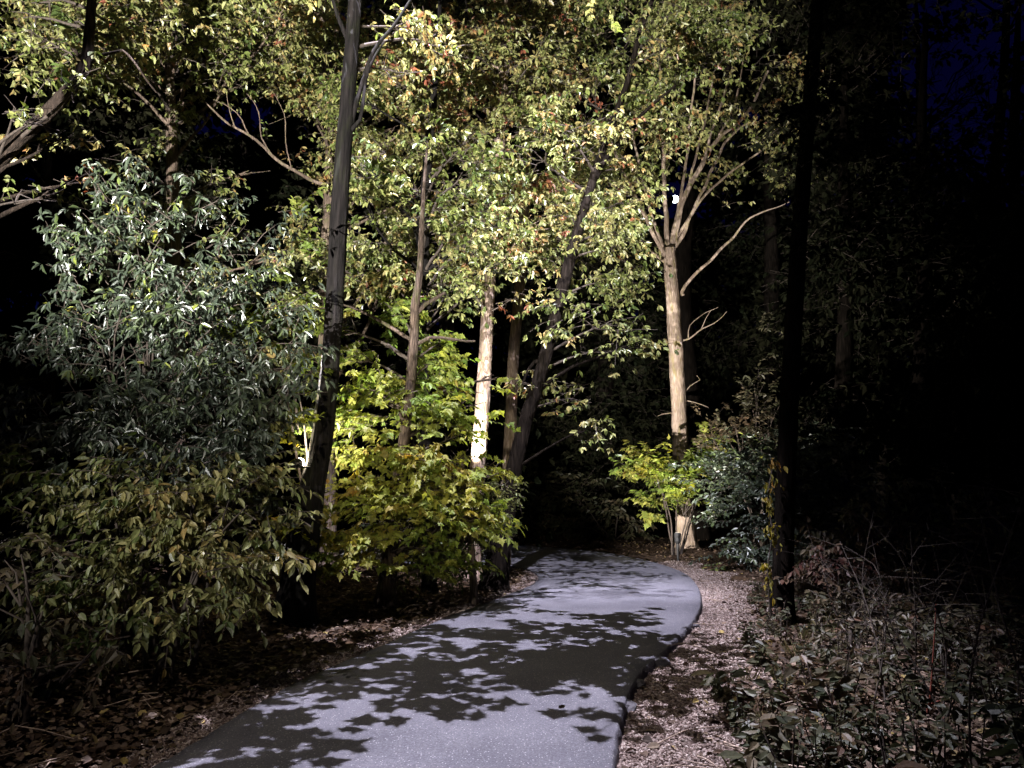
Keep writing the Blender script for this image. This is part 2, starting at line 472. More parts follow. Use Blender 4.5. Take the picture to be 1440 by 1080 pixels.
def plant(name, label, cat, base, stems, blobs, kind, leafm, barkm, Y, limbs=(), group=None, dens=2.6, sides=18, rough=.10, flare=.5,
          auto_limbs=True, trunk_name='trunk', crown_name='crown', twigm='twig', step=.10, centre=None):
    """stems / limbs: lists of [(px, py, depth or None, radius px)]; the first stem point is put on the ground"""
    loc = np.array([base[0], base[1], float(gz(base[0], base[1])) - .03])
    root = thing(name, loc, label, cat, group)
    sd = rng.uniform(0, 50)
    first = None
    for si, st in enumerate(stems):
        P, R = [], []
        for i, (px, py, d, r) in enumerate(st):
            d = Y if d is None else d
            P.append(at(px, py, d)); R.append(r * d / F)
        if first is None: first = (np.array(P), np.array(R))
        P[0] = np.array([P[0][0], P[0][1], float(gz(P[0][0], P[0][1])) - .12]) if P[0][2] < 1.0 else P[0]
        mb = MB(); tube(mb, P, R, sides, step, rough, 6., flare, 0, seed=sd + si * 3)
        mb.build(trunk_name, M[barkm], root, smooth=True)
    for li, lb in enumerate(limbs):
        P = [at(px, py, Y if d is None else d) for px, py, d, r in lb]; R = [r * (Y if d is None else d) / F for px, py, d, r in lb]
        R = [q * (.66 if name == 'pale_barked_tree' else .85) for q in R]
        mb = MB(); tube(mb, P, R, 8, .14, .12, 5., 0, .05, seed=sd + li)
        mb.build('limb', M[barkm], root, smooth=True)
    if not blobs: return root
    crown = MB()
    P0, R0 = first
    Ps, Rs = smooth_path(P0, R0, .3)
    ctr = Ps[len(Ps) // 2] if centre is None else np.asarray(centre)
    for b in blobs:
        d = Y if b[2] is None else b[2]
        c = at(b[0], b[1], d)
        cc = np.array([ctr[0], ctr[1], min(c[2], ctr[2])])
        blob(crown, b, Y, kind, cc, dens)
        if auto_limbs and np.linalg.norm(c - NEAR[1][0]) > 1.3:
            want = c[2] - .45 * np.linalg.norm((c - Ps)[:, :2], axis=1)
            i = int(np.argmin(np.abs(Ps[:, 2] - np.clip(want, Ps[0, 2] + .5, None)) + .15 * np.linalg.norm((c - Ps)[:, :2], axis=1)))
            s = Ps[i]; r = min(Rs[i] * .45, .05)
            D = np.linalg.norm(c - s)
            if D > .4:
                r = max(.012, min(r, .012 * D + .012))
                mid = s * .5 + c * .5 + np.array([rng.normal() * .06 * D, rng.normal() * .06 * D, .05 * D])
                mb = MB(); tube(mb, [s, mid, c], [r, r * .65, r * .25], 6, .2, .06, 5., 0, .05, seed=sd)
                for q in range(4):
                    e = c + rng.normal(size=3) * np.array([b[3], (b[3] + b[4]) / 2, b[4]]) * d / F * .5
                    tube(mb, [mid * .5 + c * .5, (mid + c + e) / 3 + rng.normal(size=3) * .05, e], [r * .45, r * .3, .004], 4, .3, 0, 5, 0, .03, seed=sd + q)
                mb.build('limb', M[barkm if r > .03 else twigm], root, smooth=True)
    crown.build(crown_name, [M[leafm], M[twigm]], root)
    return root


def fill(n, pts, Y, r, hue, hj=.06, dens=1., dj=.08):
    """n leaf masses of radius ~r px spread over the polygon pts (photo px) at depth Y"""
    out = []
    pts = np.array(pts, float); lo, hi = pts.min(0), pts.max(0)
    tries = 0
    while len(out) < n and tries < 5000:
        tries += 1
        p = rng.uniform(lo, hi); ins = False; j = len(pts) - 1
        for i in range(len(pts)):
            if (pts[i][1] > p[1]) != (pts[j][1] > p[1]) and p[0] < (pts[j][0] - pts[i][0]) * (p[1] - pts[i][1]) / (pts[j][1] - pts[i][1]) + pts[i][0]: ins = not ins
            j = i
        if not ins: continue
        if any((p[0] - o[0]) ** 2 + ((p[1] - o[1]) * 1.4) ** 2 < (r * .62) ** 2 for o in out) and tries < 3000: continue
        k = rng.uniform(.75, 1.3)
        out.append((p[0], p[1], Y * (1 + rng.uniform(-dj, dj)), r * k, r * k * rng.uniform(.45, .75), float(np.clip(hue + rng.normal() * hj, 0, 1)), dens))
    return out


# ------------------------------------------------------------------ path outline (photo pixels on the ground, far to near)
R_PX = [(700, 766), (760, 769), (820, 773.5), (870, 780), (920, 791), (958, 804), (978, 821), (984, 843), (977, 866), (958, 890), (925, 920), (893, 952), (872, 1000), (860, 1080)]
L_PX = [(640, 796), (700, 795.5), (728, 797), (748, 803), (757, 812), (748, 822), (700, 842), (620, 871), (545, 905), (480, 932), (410, 963), (340, 1003), (270, 1046), (205, 1082)]
RE = np.array([gnd(x, y)[:2] for x, y in R_PX]); LE = np.array([gnd(x, y)[:2] for x, y in L_PX])
RE = np.vstack([[(-14, 26.5), (-6, 24.0)], RE, [(.50, 3.2), (.42, 1.5), (.40, -3)]])
LE = np.vstack([[(-14, 20.5), (-5, 17.8)], LE, [(-2.55, 3.2), (-3.0, 1.5), (-3.2, -3)]])


def resample(P, n):
    P3 = np.hstack([P, np.zeros((len(P), 1))])
    Q, _ = smooth_path(P3, np.ones(len(P)), .05)
    L = np.concatenate([[0], np.cumsum(np.linalg.norm(np.diff(Q, axis=0), axis=1))])
    s = np.linspace(0, L[-1], n)
    return np.stack([np.interp(s, L, Q[:, 0]), np.interp(s, L, Q[:, 1])], 1)


NR = 900
RQ, LQ = resample(RE, NR), resample(LE, NR)
RING = np.vstack([RQ, LQ[::-1]])


def edge_dist(x, y):
    """signed distance to the path outline (negative inside) and True where the right edge is the nearest"""
    x = np.atleast_1d(np.asarray(x, float)); y = np.atleast_1d(np.asarray(y, float))
    P = np.stack([x, y], 1)
    dR = np.full(len(P), 1e9); dL = dR.copy()
    for s in range(0, len(P), 4000):
        q = P[s:s + 4000]
        dR[s:s + 4000] = np.sqrt(((q[:, None] - RQ[None, ::4]) ** 2).sum(-1)).min(1)
        dL[s:s + 4000] = np.sqrt(((q[:, None] - LQ[None, ::4]) ** 2).sum(-1)).min(1)
    ins = np.zeros(len(P), bool)
    X, Y = RING[::3, 0], RING[::3, 1]
    X2, Y2 = np.roll(X, 1), np.roll(Y, 1)
    for i in range(len(X)):
        if Y[i] == Y2[i]: continue
        c = ((Y[i] > y) != (Y2[i] > y)) & (x < (X2[i] - X[i]) * (y - Y[i]) / (Y2[i] - Y[i]) + X[i])
        ins ^= c
    d = np.minimum(dR, dL)
    return np.where(ins, -d, d), dR < dL


def gz(x, y):
    sx = np.asarray(x, float); sh = sx.shape
    xf, yf = np.atleast_1d(sx).ravel(), np.atleast_1d(np.asarray(y, float)).ravel()
    d, right = edge_dist(xf, yf)
    dd = np.clip(d, 0, None)
    low = np.where(right, -.095, -.04)
    z = low + np.where(right, .08, .10) * np.clip(dd / 1.6, 0, 1) ** 1.3
    z = np.where(d < -.12, np.minimum(z, -.16), z)
    amp = np.clip((dd - .3) / 1.5, 0, 1)
    z = z + amp * (.05 * np.sin(xf * .9 + 1) * np.cos(yf * .7) + .035 * np.sin(xf * 2.3 + yf * 1.7) + .02 * np.sin(xf * 5.1 - yf * 3.9))
    z = z + .02 * np.clip(dd - 2.5, 0, 12)
    return z.reshape(sh) if sh else z[0]


# ------------------------------------------------------------------ setting
def floor_mat():
    m, nt, out = mat('forest_floor'); ln = nt.links.new
    tc = N(nt, 'ShaderNodeTexCoord')
    vo = N(nt, 'ShaderNodeTexVoronoi', Scale=16.0); ln(tc.outputs['Object'], vo.inputs['Vector'])
    no = N(nt, 'ShaderNodeTexNoise', Scale=1.3, Detail=6.0); ln(tc.outputs['Object'], no.inputs['Vector'])
    r = ramp(nt, [(0, (.02, .013, .008)), (.4, (.05, .03, .018)), (.75, (.09, .055, .03)), (1, (.16, .11, .07))], vo.outputs['Color'])
    r2 = ramp(nt, [(.35, (.5, .5, .5)), (.7, (1.1, 1.1, 1.1))], no.outputs['Fac'])
    mx = N(nt, 'ShaderNodeMix', data_type='RGBA', blend_type='MULTIPLY'); mx.inputs[0].default_value = 1; ln(r.outputs[0], mx.inputs[6]); ln(r2.outputs[0], mx.inputs[7])
    p = N(nt, 'ShaderNodeBsdfPrincipled', Roughness=.95); p.inputs['Specular IOR Level'].default_value = .15
    ln(mx.outputs[2], p.inputs['Base Color'])
    bu = N(nt, 'ShaderNodeBump', Strength=.8, Distance=.04); ln(vo.outputs['Distance'], bu.inputs['Height']); ln(bu.outputs[0], p.inputs['Normal'])
    ln(p.outputs[0], out.inputs['Surface'])
    return m


def asphalt_mat():
    m, nt, out = mat('asphalt'); ln = nt.links.new
    tc = N(nt, 'ShaderNodeTexCoord')
    n1 = N(nt, 'ShaderNodeTexNoise', Scale=75.0, Detail=6.0, Roughness=.8); ln(tc.outputs['Object'], n1.inputs['Vector'])
    n2 = N(nt, 'ShaderNodeTexNoise', Scale=.9, Detail=5.0, Roughness=.6); ln(tc.outputs['Object'], n2.inputs['Vector'])
    vo = N(nt, 'ShaderNodeTexVoronoi', Scale=70.0); ln(tc.outputs['Object'], vo.inputs['Vector'])
    r = ramp(nt, [(.28, (.05, .048, .06)), (.5, (.12, .117, .14)), (.72, (.235, .23, .26))], n1.outputs['Fac'])
    r2 = ramp(nt, [(.3, (.68, .68, .70)), (.5, (.95, .95, .95)), (.7, (1.15, 1.15, 1.13))], n2.outputs['Fac'])
    mx = N(nt, 'ShaderNodeMix', data_type='RGBA', blend_type='MULTIPLY'); mx.inputs[0].default_value = 1; ln(r.outputs[0], mx.inputs[6]); ln(r2.outputs[0], mx.inputs[7])
    # pale specks of aggregate
    sp = ramp(nt, [(.0, (1, 1, 1)), (.25, (1, 1, 1)), (.35, (0, 0, 0))], vo.outputs['Distance'])
    vs = ramp(nt, [(.72, (0, 0, 0)), (.80, (.8, .8, .8))], vo.outputs['Color'])
    mm = N(nt, 'ShaderNodeMath', operation='MULTIPLY'); ln(sp.outputs[0], mm.inputs[0]); ln(vs.outputs[0], mm.inputs[1])
    m2 = N(nt, 'ShaderNodeMix', data_type='RGBA'); ln(mm.outputs[0], m2.inputs[0]); ln(mx.outputs[2], m2.inputs[6]); m2.inputs[7].default_value = (.5, .5, .52, 1)
    # scuffed pale scratches on the bend
    mp = N(nt, 'ShaderNodeMapping'); mp.inputs['Scale'].default_value = (2.2, .5, 1); mp.inputs['Rotation'].default_value = (0, 0, .6); ln(tc.outputs['Object'], mp.inputs['Vector'])
    n3 = N(nt, 'ShaderNodeTexNoise', Scale=2.5, Detail=6.0, Distortion=2.2, Roughness=.6); ln(mp.outputs[0], n3.inputs['Vector'])
    r3 = ramp(nt, [(.485, (0, 0, 0)), (.5, (.3, .3, .3)), (.515, (0, 0, 0))], n3.outputs['Fac'])
    m3 = N(nt, 'ShaderNodeMix', data_type='RGBA'); ln(r3.outputs[0], m3.inputs[0]); ln(m2.outputs[2], m3.inputs[6]); m3.inputs[7].default_value = (.2, .19, .2, 1)
    p = N(nt, 'ShaderNodeBsdfPrincipled', Roughness=.8); p.inputs['Specular IOR Level'].default_value = .3
    ln(m3.outputs[2], p.inputs['Base Color'])
    bu = N(nt, 'ShaderNodeBump', Strength=.8, Distance=.01); ln(n1.outputs['Fac'], bu.inputs['Height']); ln(bu.outputs[0], p.inputs['Normal'])
    ln(p.outputs[0], out.inputs['Surface'])
    return m


M['floor'] = floor_mat(); M['asphalt'] = asphalt_mat()
# ground sheet: fine near the camera, growing cells further out
def axis(lo, hi, step, far):
    a = list(np.arange(lo, hi + .001, step)); s = step
    while a[-1] < far: s *= 1.35; a.append(a[-1] + s)
    s = step
    while a[0] > -far: s *= 1.35; a.insert(0, a[0] - s)
    return np.array(a)


gx, gy = axis(-10, 10, .16, 400), axis(-3, 26, .16, 400)
GX, GY = np.meshgrid(gx, gy)
GZ = gz(GX.ravel(), GY.ravel())
far_ = np.hypot(GX.ravel(), GY.ravel()); GZ = np.where(far_ > 60, .25, GZ)
idx = np.arange(GX.size).reshape(GX.shape)
Fq = np.stack([idx[:-1, :-1], idx[:-1, 1:], idx[1:, 1:], idx[1:, :-1]], -1).reshape(-1, 4)
g = MB(); g.add_arr(np.stack([GX.ravel(), GY.ravel(), GZ], 1), Fq)
tag(g.build('ground', M['floor'], smooth=True), 'dark forest floor under the trees', None, None, 'structure')

# path: raised asphalt slab with rounded, slightly ragged edges
rows = []
nx = 15
prof = [(-.055, -.20), (-.045, -.05), (-.02, -.012)]
for i in range(NR):
    a, b = LQ[i], RQ[i]; w = nrm(b - a)
    rag = .012 * noise.noise(Vector((a[0] * 4, a[1] * 4, 0))) + .014 * noise.noise(Vector((a[0] * 17, a[1] * 17, 0))), .010 * noise.noise(Vector((b[0] * 2, b[1] * 2, 5))) + .016 * noise.noise(Vector((b[0] * 15, b[1] * 15, 5)))
    br = .035 * max(0., noise.noise(Vector((b[0] * 2.2, b[1] * 2.2, 9)))) if 6.0 < b[1] < 8.6 else 0
    a = a - w * rag[0]; b = b + w * (rag[1] - br)
    row = [(*(a - w * p[0] * -1), p[1]) for p in [(.055, -.2), (.03, -.03)]]
    for k in range(nx):
        t = k / (nx - 1); q = a * (1 - t) + b * t
        z = .0 + .018 * (1 - (2 * t - 1) ** 2) + .006 * noise.noise(Vector((q[0] * .8, q[1] * .8, 2)))
        row.append((*q, z))
    e1, e2 = (.014 * noise.noise(Vector((b[0] * 9, b[1] * 9, q_))) for q_ in (1, 7))
    row += [(*(b + w * (.018 + e1 * .4)), -.012 + e2 * .3), (*(b + w * (.035 + e1)), -.055 + e2), (*(b + w * (.05 + e2)), -.10), (*(b + w * .07), -.26)]
    rows.append(row)
rows = np.array(rows); nc = rows.shape[1]
idx = np.arange(NR * nc).reshape(NR, nc)
Fq = np.stack([idx[:-1, :-1], idx[1:, :-1], idx[1:, 1:], idx[:-1, 1:]], -1).reshape(-1, 4)
g = MB(); g.add_arr(rows.reshape(-1, 3), Fq)
tag(g.build('path', M['asphalt'], smooth=True), 'grey asphalt path curving left into the wood', None, None, 'structure')

# chip verges along both edges (thin sheets just above the floor) + loose chips
def verge_mat():
    m, nt, out = mat('verge_chips'); ln = nt.links.new
    tc = N(nt, 'ShaderNodeTexCoord'); vo = N(nt, 'ShaderNodeTexVoronoi', Scale=34.0); ln(tc.outputs['Object'], vo.inputs['Vector'])
    r = ramp(nt, [(0, (.05, .035, .03)), (.45, (.15, .11, .10)), (.8, (.27, .21, .19)), (1, (.36, .30, .27))], vo.outputs['Color'])
    p = N(nt, 'ShaderNodeBsdfPrincipled', Roughness=.95); ln(r.outputs[0], p.inputs['Base Color'])
    bu = N(nt, 'ShaderNodeBump', Strength=1., Distance=.02); ln(vo.outputs['Distance'], bu.inputs['Height']); ln(bu.outputs[0], p.inputs['Normal'])
    ln(p.outputs[0], out.inputs['Surface']); return m


M['verge'] = verge_mat()
M['chip'] = chip_mat('wood_chip', [(0, (.07, .045, .038)), (.4, (.17, .125, .11)), (.75, (.30, .235, .21)), (1, (.42, .36, .33))])
M['litter'] = leaf_mat('fallen_leaf', [(0, (.02, .012, .008)), (.4, (.05, .03, .019)), (.7, (.10, .065, .043)), (.9, (.22, .165, .125)), (1, (.24, .18, .06))], .7, .3, .05)


def verge(E, other, wid, i0, i1):
    g = MB(); rows = []
    for i in range(i0, i1, 4):
        w = nrm(E[i] - other[i])
        wd = wid(E[i]) * (1 + .25 * noise.noise(Vector((E[i][0] * 1.3, E[i][1] * 1.3, 3))))
        rows.append([E[i] + w * (-.02 + (wd + .02) * k / 8) for k in range(9)])
    R = np.array(rows); z = gz(R[..., 0].ravel(), R[..., 1].ravel()) + .012
    z = z.reshape(R.shape[:2]); z[:, -1] -= .03; z[:, -2] -= .006
    V = np.concatenate([R, z[..., None]], -1)
    idx = np.arange(V.shape[0] * 9).reshape(V.shape[:2])
    Fq = np.stack([idx[:-1, :-1], idx[1:, :-1], idx[1:, 1:], idx[:-1, 1:]], -1).reshape(-1, 4)
    g.add_arr(V.reshape(-1, 3), Fq)
    return g


wr = lambda p: .78 + .25 * max(0, min(1, (p[1] - 9) / 6)) if p[1] < 16 else .5
wl = lambda p: .26
iR = int(np.argmin(np.abs(RQ[:, 1] - 19.5) + (RQ[:, 0] < 2.0) * 50))
tag(verge(RQ, LQ, wr, iR, NR).build('chip_verge', M['verge'], smooth=True), 'pinkish chip strip beside the path', None, None, 'structure')
iL = int(np.argmin(np.hypot(LQ[:, 0] - .2, LQ[:, 1] - 15.4)))
tag(verge(LQ, RQ, wl, iL, NR).build('chip_verge', M['verge'], smooth=True), 'thin pinkish chip strip along the left path edge', None, None, 'structure')


def scatter(n, xr, yr, keep, p=2.0):
    """points on the floor, thinner with distance"""
    out = []
    while sum(len(o) for o in out) < n:
        y = yr[0] * (yr[1] / yr[0]) ** rng.uniform(0, 1, n)
        x = rng.uniform(*xr, n) * (y / yr[1]) ** .8
        d, rt = edge_dist(x, y)
        k = keep(x, y, d, rt)
        out.append(np.stack([x[k], y[k]], 1))
    return np.concatenate(out)[:n]


def chips(P, s0, s1):
    k = len(P); z = gz(P[:, 0], P[:, 1])
    g = MB()
    ax = nrm(rng.normal(size=(k, 3)) * np.array([1, 1, .35])); no = nrm(np.array([0, 0, 1.]) + rng.normal(size=(k, 3)) * .45)
    sd = nrm(np.cross(no, ax)); no = np.cross(ax, sd)
    L = rng.uniform(s0, s1, k)[:, None]; W = L * rng.uniform(.3, .6, (k, 1)); H = L * rng.uniform(.12, .25, (k, 1))
    c = np.stack([P[:, 0], P[:, 1], z + .012 + rng.uniform(0, .012, k)], 1)
    V = np.stack([c - ax * L - no * H, c - sd * W - no * H, c + ax * L - no * H, c + sd * W - no * H,
                  c - ax * L * .7 + no * H, c - sd * W * .6 + no * H, c + ax * L * .8 + no * H, c + sd * W * .7 + no * H], 1)
    f = np.array([(4, 5, 6, 7), (0, 1, 5, 4), (1, 2, 6, 5), (2, 3, 7, 6), (3, 0, 4, 7)])
    F2 = ((np.arange(k) * 8)[:, None, None] + f[None]).reshape(-1, 4)
    g.add_arr(V.reshape(-1, 3), F2, 0, None, np.repeat(rng.uniform(0, 1, k), 5))
    return g


P = scatter(42000, (-8, 9), (3.6, 18), lambda x, y, d, rt: (d > .06) & (((rt) & (d < .95 + .2 * np.sin(y * 3))) | ((~rt) & (d < .32))))
tag(chips(P, .010, .024).build('chip_gravel', M['chip']), 'loose pinkish wood chips along the path edges', None, None, 'stuff')


def litter(P, s0, s1, hue, hj):
    k = len(P); z = gz(P[:, 0], P[:, 1])
    g = MB()
    ax = nrm(rng.normal(size=(k, 3)) * np.array([1, 1, .25])); no = np.array([0, 0, 1.]) + rng.normal(size=(k, 3)) * .38
    put_leaves(g, np.stack([P[:, 0], P[:, 1], z + .012 + rng.uniform(0, .035, k)], 1), ax, no, rng.uniform(s0, s1, k) * .8, np.clip(hue + rng.normal(size=k) * hj, 0, 1), rng.uniform(0, 1, k), 'round')
    return g


P = scatter(30000, (-14, 14), (3.4, 26), lambda x, y, d, rt: (d > .12) & (rng.uniform(size=len(d)) < np.where(rt, np.clip((d - .55) / .8, .05, 1), np.clip(d / .5, .15, 1))))
tag(litter(P, .05, .11, .55, .22).build('leaf_litter', M['litter']), 'brown fallen leaves on the forest floor', None, None, 'stuff')
P = scatter(60, (-8, 9), (4, 20), lambda x, y, d, rt: (d < -.05) & (d > -.6))

tw = MB()
for p in scatter(260, (-9, 9), (3.8, 16), lambda x, y, d, rt: d > .15):
    z_ = float(gz(p[0], p[1])) + .03; a_ = rng.uniform(0, 6.28); L_ = rng.uniform(.12, .55); e_ = np.array([math.cos(a_), math.sin(a_), rng.uniform(-.02, .12)]) * L_
    q_ = np.array([p[0], p[1], z_])
    tube(tw, [q_, q_ + e_ * .5 + rng.normal(size=3) * .03 * L_ * 3, q_ + e_], [.006, .005, .003], 4, .15)
tag(tw.build('twig_litter', M['twig_pale'], None, True), 'thin fallen twigs in the leaf litter', None, None, 'stuff')

# ------------------------------------------------------------------ trees
def tpx(P):  # ground base from the first stem point
    return at(*P[:3])


CANOPY_L = []
# T1: the tall dark trunk
t1 = [(413, 885, 9.2, 25), (418, 830, 9.2, 23), (427, 760, 9.2, 21), (438, 690, 9.2, 18), (447, 650, 9.2, 15.5), (456, 600, 9.2, 14), (467, 480, 9.2, 12.8), (471, 420, 9.2, 12.8), (477, 300, 9.2, 12.8), (484, 200, 9.2, 11.5), (492, 100, 9.2, 10.8), (500, 0, 9.2, 10.5), (512, -140, 9.2, 10), (520, -330, 9.2, 9), (530, -560, 9.2, 7)]
b1 = tpx(t1[0])
LAMP = np.array([-2.3, 7.7, 12.0])     # the high path lamp, above the frame


def shadow_blob(px, py, h, rx, ry, hue=.5, dens=1.0):
    """leaf mass at height h that throws its shadow on the path at (px, py)"""
    g = gnd(px, py); q = g + (LAMP - g) * h / LAMP[2]
    return q, rx, ry


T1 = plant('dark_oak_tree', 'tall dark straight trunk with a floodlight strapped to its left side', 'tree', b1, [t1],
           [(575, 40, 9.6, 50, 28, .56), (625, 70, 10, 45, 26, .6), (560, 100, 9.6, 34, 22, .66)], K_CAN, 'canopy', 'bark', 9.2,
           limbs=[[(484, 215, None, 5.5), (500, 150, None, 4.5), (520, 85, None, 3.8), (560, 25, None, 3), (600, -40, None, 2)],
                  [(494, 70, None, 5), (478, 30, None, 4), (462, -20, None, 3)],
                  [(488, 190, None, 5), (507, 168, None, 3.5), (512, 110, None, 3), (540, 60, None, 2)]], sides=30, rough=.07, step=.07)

# T2: slender maple with the yellow-green layers
t2 = [(541, 856, 10.4, 12), (549, 780, 10.4, 10.5), (558, 690, 10.4, 9), (568, 620, 10.4, 8), (577, 540, 10.4, 7.5), (582, 480, 10.4, 7), (584, 430, 10.4, 6.5), (590, 385, 10.4, 5), (594, 300, 10.5, 3.5), (601, 200, 10.6, 1.5)]
t9 = [(604, 822, 12, 9), (600, 700, 12, 9), (596, 500, 12, 8.5), (596, 360, 12, 8), (599, 260, 12, 7.5), (606, 180, 12, 6), (614, 90, 12, 4), (620, -20, 12, 2.5)]
plant('bushy_beech_tree', 'dense bright leafy tree with a thin dark stem right of the tall dark trunk', 'tree', tpx(t9[0]), [t9],
      fill(26, [(490, 130), (700, 130), (730, 330), (700, 420), (620, 440), (480, 410)], 11.4, 52, .38, .12) + [(560, 100, None, 50, 24, .7), (600, 40, None, 60, 24, .72), (540, 200, 11, 50, 22, .42), (650, 250, 11, 50, 22, .4), (590, 300, 11, 50, 20, .45)], K_CAN, 'canopy', 'bark', 12, sides=16, dens=2.1)
yb = [(520, 548, None, 60, 22, 0.42), (600, 545, 10.8, 70, 22, 0.38), (490, 590, None, 50, 20, 0.50), (545, 605, 10, 65, 22, 0.45), (625, 590, 10.8, 60, 22, 0.45), (480, 640, None, 50, 22, 0.55), (540, 650, 10, 60, 24, 0.58),
      (610, 640, 10, 55, 22, 0.55), (520, 690, 9.9, 60, 22, 0.60), (580, 700, 9.9, 50, 22, 0.50), (470, 700, 9.8, 40, 20, 0.62), (480, 760, 9.6, 55, 18, 0.60), (420, 775, 9.2, 40, 18, 0.55), (550, 750, 9.9, 50, 20, 0.50), (600, 770, 10, 45, 22, 0.40), (645, 540, 11, 32, 16, 0.70), (690, 660, 11, 30, 16, 0.60), (480, 580, 10.1, 50, 14, 0.45), (540, 530, 10.3, 60, 14, 0.40), (610, 570, 10.3, 60, 14, 0.42), (650, 610, 10.5, 50, 14, 0.50), (500, 630, 9.9, 60, 14, 0.52), (570, 640, 9.9, 60, 14, 0.55), (640, 665, 10.2, 60, 16, 0.55), (480, 670, 9.8, 50, 14, 0.58), (540, 710, 9.7, 60, 16, 0.58), (610, 700, 9.9, 60, 18, 0.50), (670, 730, 10.2, 45, 20, 0.48), (480, 790, 9.5, 45, 12, 0.60), (560, 790, 9.8, 40, 12, 0.50), (630, 790, 10.3, 45, 14, 0.45), (500, 500, 10.6, 50, 12, 0.38), (610, 510, 10.8, 50, 12, 0.40), (660, 640, 10.8, 40, 18, 0.55), (660, 690, 10.6, 45, 20, 0.50), (640, 730, 10.3, 50, 20, 0.50), (450, 600, 9.9, 26, 14, 0.50), (560, 570, 10, 50, 14, 0.42), (430, 730, 9.3, 40, 16, 0.60), (680, 720, 10.6, 36, 20, 0.45), (520, 730, 9.8, 50, 18, 0.60), (590, 655, 9.9, 50, 16, 0.55), (450, 540, 10.8, 30, 14, 0.45), (700, 530, 12, 24, 12, 0.50), (660, 560, 11.4, 36, 14, 0.50),
      (470, 460, 10.8, 50, 22, 0.37), (520, 480, 11, 45, 18, 0.37), (560, 440, 11, 45, 20, 0.40), (620, 480, 11, 40, 16, 0.42), (445, 510, 10.6, 36, 20, 0.40), (440, 420, 11, 40, 18, 0.40)]
plant('maple_tree', 'slender leaning trunk among bright yellow-green maple leaves', 'tree', tpx(t2[0]), [t2], yb, K_MAP, 'yellow', 'bark_brown', 10.4,
      limbs=[[(583, 445, None, 4), (600, 425, None, 3.5), (625, 412, None, 3)], [(584, 485, None, 3.5), (605, 476, None, 3), (640, 477, None, 2.2), (668, 480, None, 1.5)], [(572, 620, None, 4), (561, 580, None, 3), (562, 560, None, 2)]], sides=20, dens=2.1)

# green layered young hornbeam in front of the pale trunk
hb = [(668, 822, 11., 5), (662, 760, 11., 4.5), (655, 700, 11., 4), (650, 650, 11., 3)]
plant('hornbeam_sapling', 'green layered sapling below the brightly lit pale trunk', 'tree', tpx(hb[0]), [hb],
      [(640, 665, None, 50, 22, .62), (690, 690, None, 40, 20, .6), (610, 690, 11.2, 45, 22, .6), (650, 720, 11.2, 65, 26, .55), (690, 735, None, 32, 24, .5), (600, 730, 11, 50, 24, .55), (640, 770, 11.2, 60, 22, .5), (590, 780, 11, 40, 20, .5), (665, 660, 11.8, 36, 14, .68), (640, 800, 11.2, 45, 14, .45)],
      K_HORN, 'green', 'bark_mid', 11.5, sides=8, rough=.03, dens=3.4)

# T3: the trunk lit white
t3 = [(660, 822, 13.9, 14), (664, 760, 13.9, 12), (670, 680, 13.9, 11), (677, 590, 13.9, 10.3), (683, 490, 13.9, 9.6), (688, 390, 13.9, 9), (695, 300, 13.9, 8.5), (703, 200, 13.9, 8), (708, 100, 13.9, 7), (714, -60, 13.9, 6), (720, -300, 13.9, 4)]
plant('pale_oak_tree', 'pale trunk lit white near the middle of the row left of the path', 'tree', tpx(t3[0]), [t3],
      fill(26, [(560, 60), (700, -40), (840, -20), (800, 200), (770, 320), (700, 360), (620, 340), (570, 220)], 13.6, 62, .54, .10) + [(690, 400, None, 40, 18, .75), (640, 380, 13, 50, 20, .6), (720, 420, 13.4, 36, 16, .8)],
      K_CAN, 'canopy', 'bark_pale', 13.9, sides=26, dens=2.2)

# T4: leaning dark trunk at the inside of the bend
t4 = [(694, 832, 12.6, 18), (703, 770, 12.6, 15), (717, 690, 12.6, 11.5), (737, 600, 12.6, 10), (762, 520, 12.6, 9.5), (795, 390, 12.6, 9), (820, 300, 12.6, 7.5), (846, 215, 12.6, 6), (881, 120, 12.6, 4.6), (902, 40, 12.6, 3.8), (938, -60, 12.6, 3), (980, -240, 12.6, 2)]
plant('leaning_ash_tree', 'dark trunk leaning right over the inside of the bend', 'tree', tpx(t4[0]), [t4],
      [(800, 425, None, 60, 24, .35), (860, 455, None, 60, 20, .32), (900, 480, 12, 40, 12, .4), (780, 470, 12.2, 50, 20, .4), (760, 530, None, 40, 18, .5), (800, 560, None, 40, 22, .42), (835, 600, 12.2, 24, 24, .42), (740, 555, 12.9, 36, 18, .5), (840, 490, 12.4, 50, 16, .35), (860, 395, 13, 55, 24, .36)]
      + fill(20, [(740, 180), (860, 60), (980, -60), (1010, 80), (900, 260), (880, 350), (790, 380), (730, 300)], 12.8, 58, .46, .1),
      K_CAN, 'canopy', 'bark_dim', 12.6, limbs=[[(838, 250, None, 5), (865, 205, None, 4), (905, 160, None, 3), (950, 120, None, 2)], [(770, 500, None, 3.5), (752, 510, None, 3), (735, 540, None, 2)]], sides=24, dens=2.2)

# T5
t5 = [(706, 800, 16.5, 10), (713, 700, 16.5, 9), (718, 600, 16.5, 8.5), (722, 500, 16.5, 8), (731, 400, 16.5, 7.5), (739, 280, 16.5, 7), (745, 120, 16.5, 6), (752, -80, 16.5, 4)]
plant('straight_beech_tree', 'dim straight grey-brown trunk behind the leaning dark one', 'tree', tpx(t5[0]), [t5],
      fill(16, [(690, 120), (760, -40), (900, -40), (880, 140), (800, 300), (720, 300)], 16.5, 60, .5, .1), K_CANF, 'canopy', 'bark_pale', 16.5, sides=18, dens=2.)

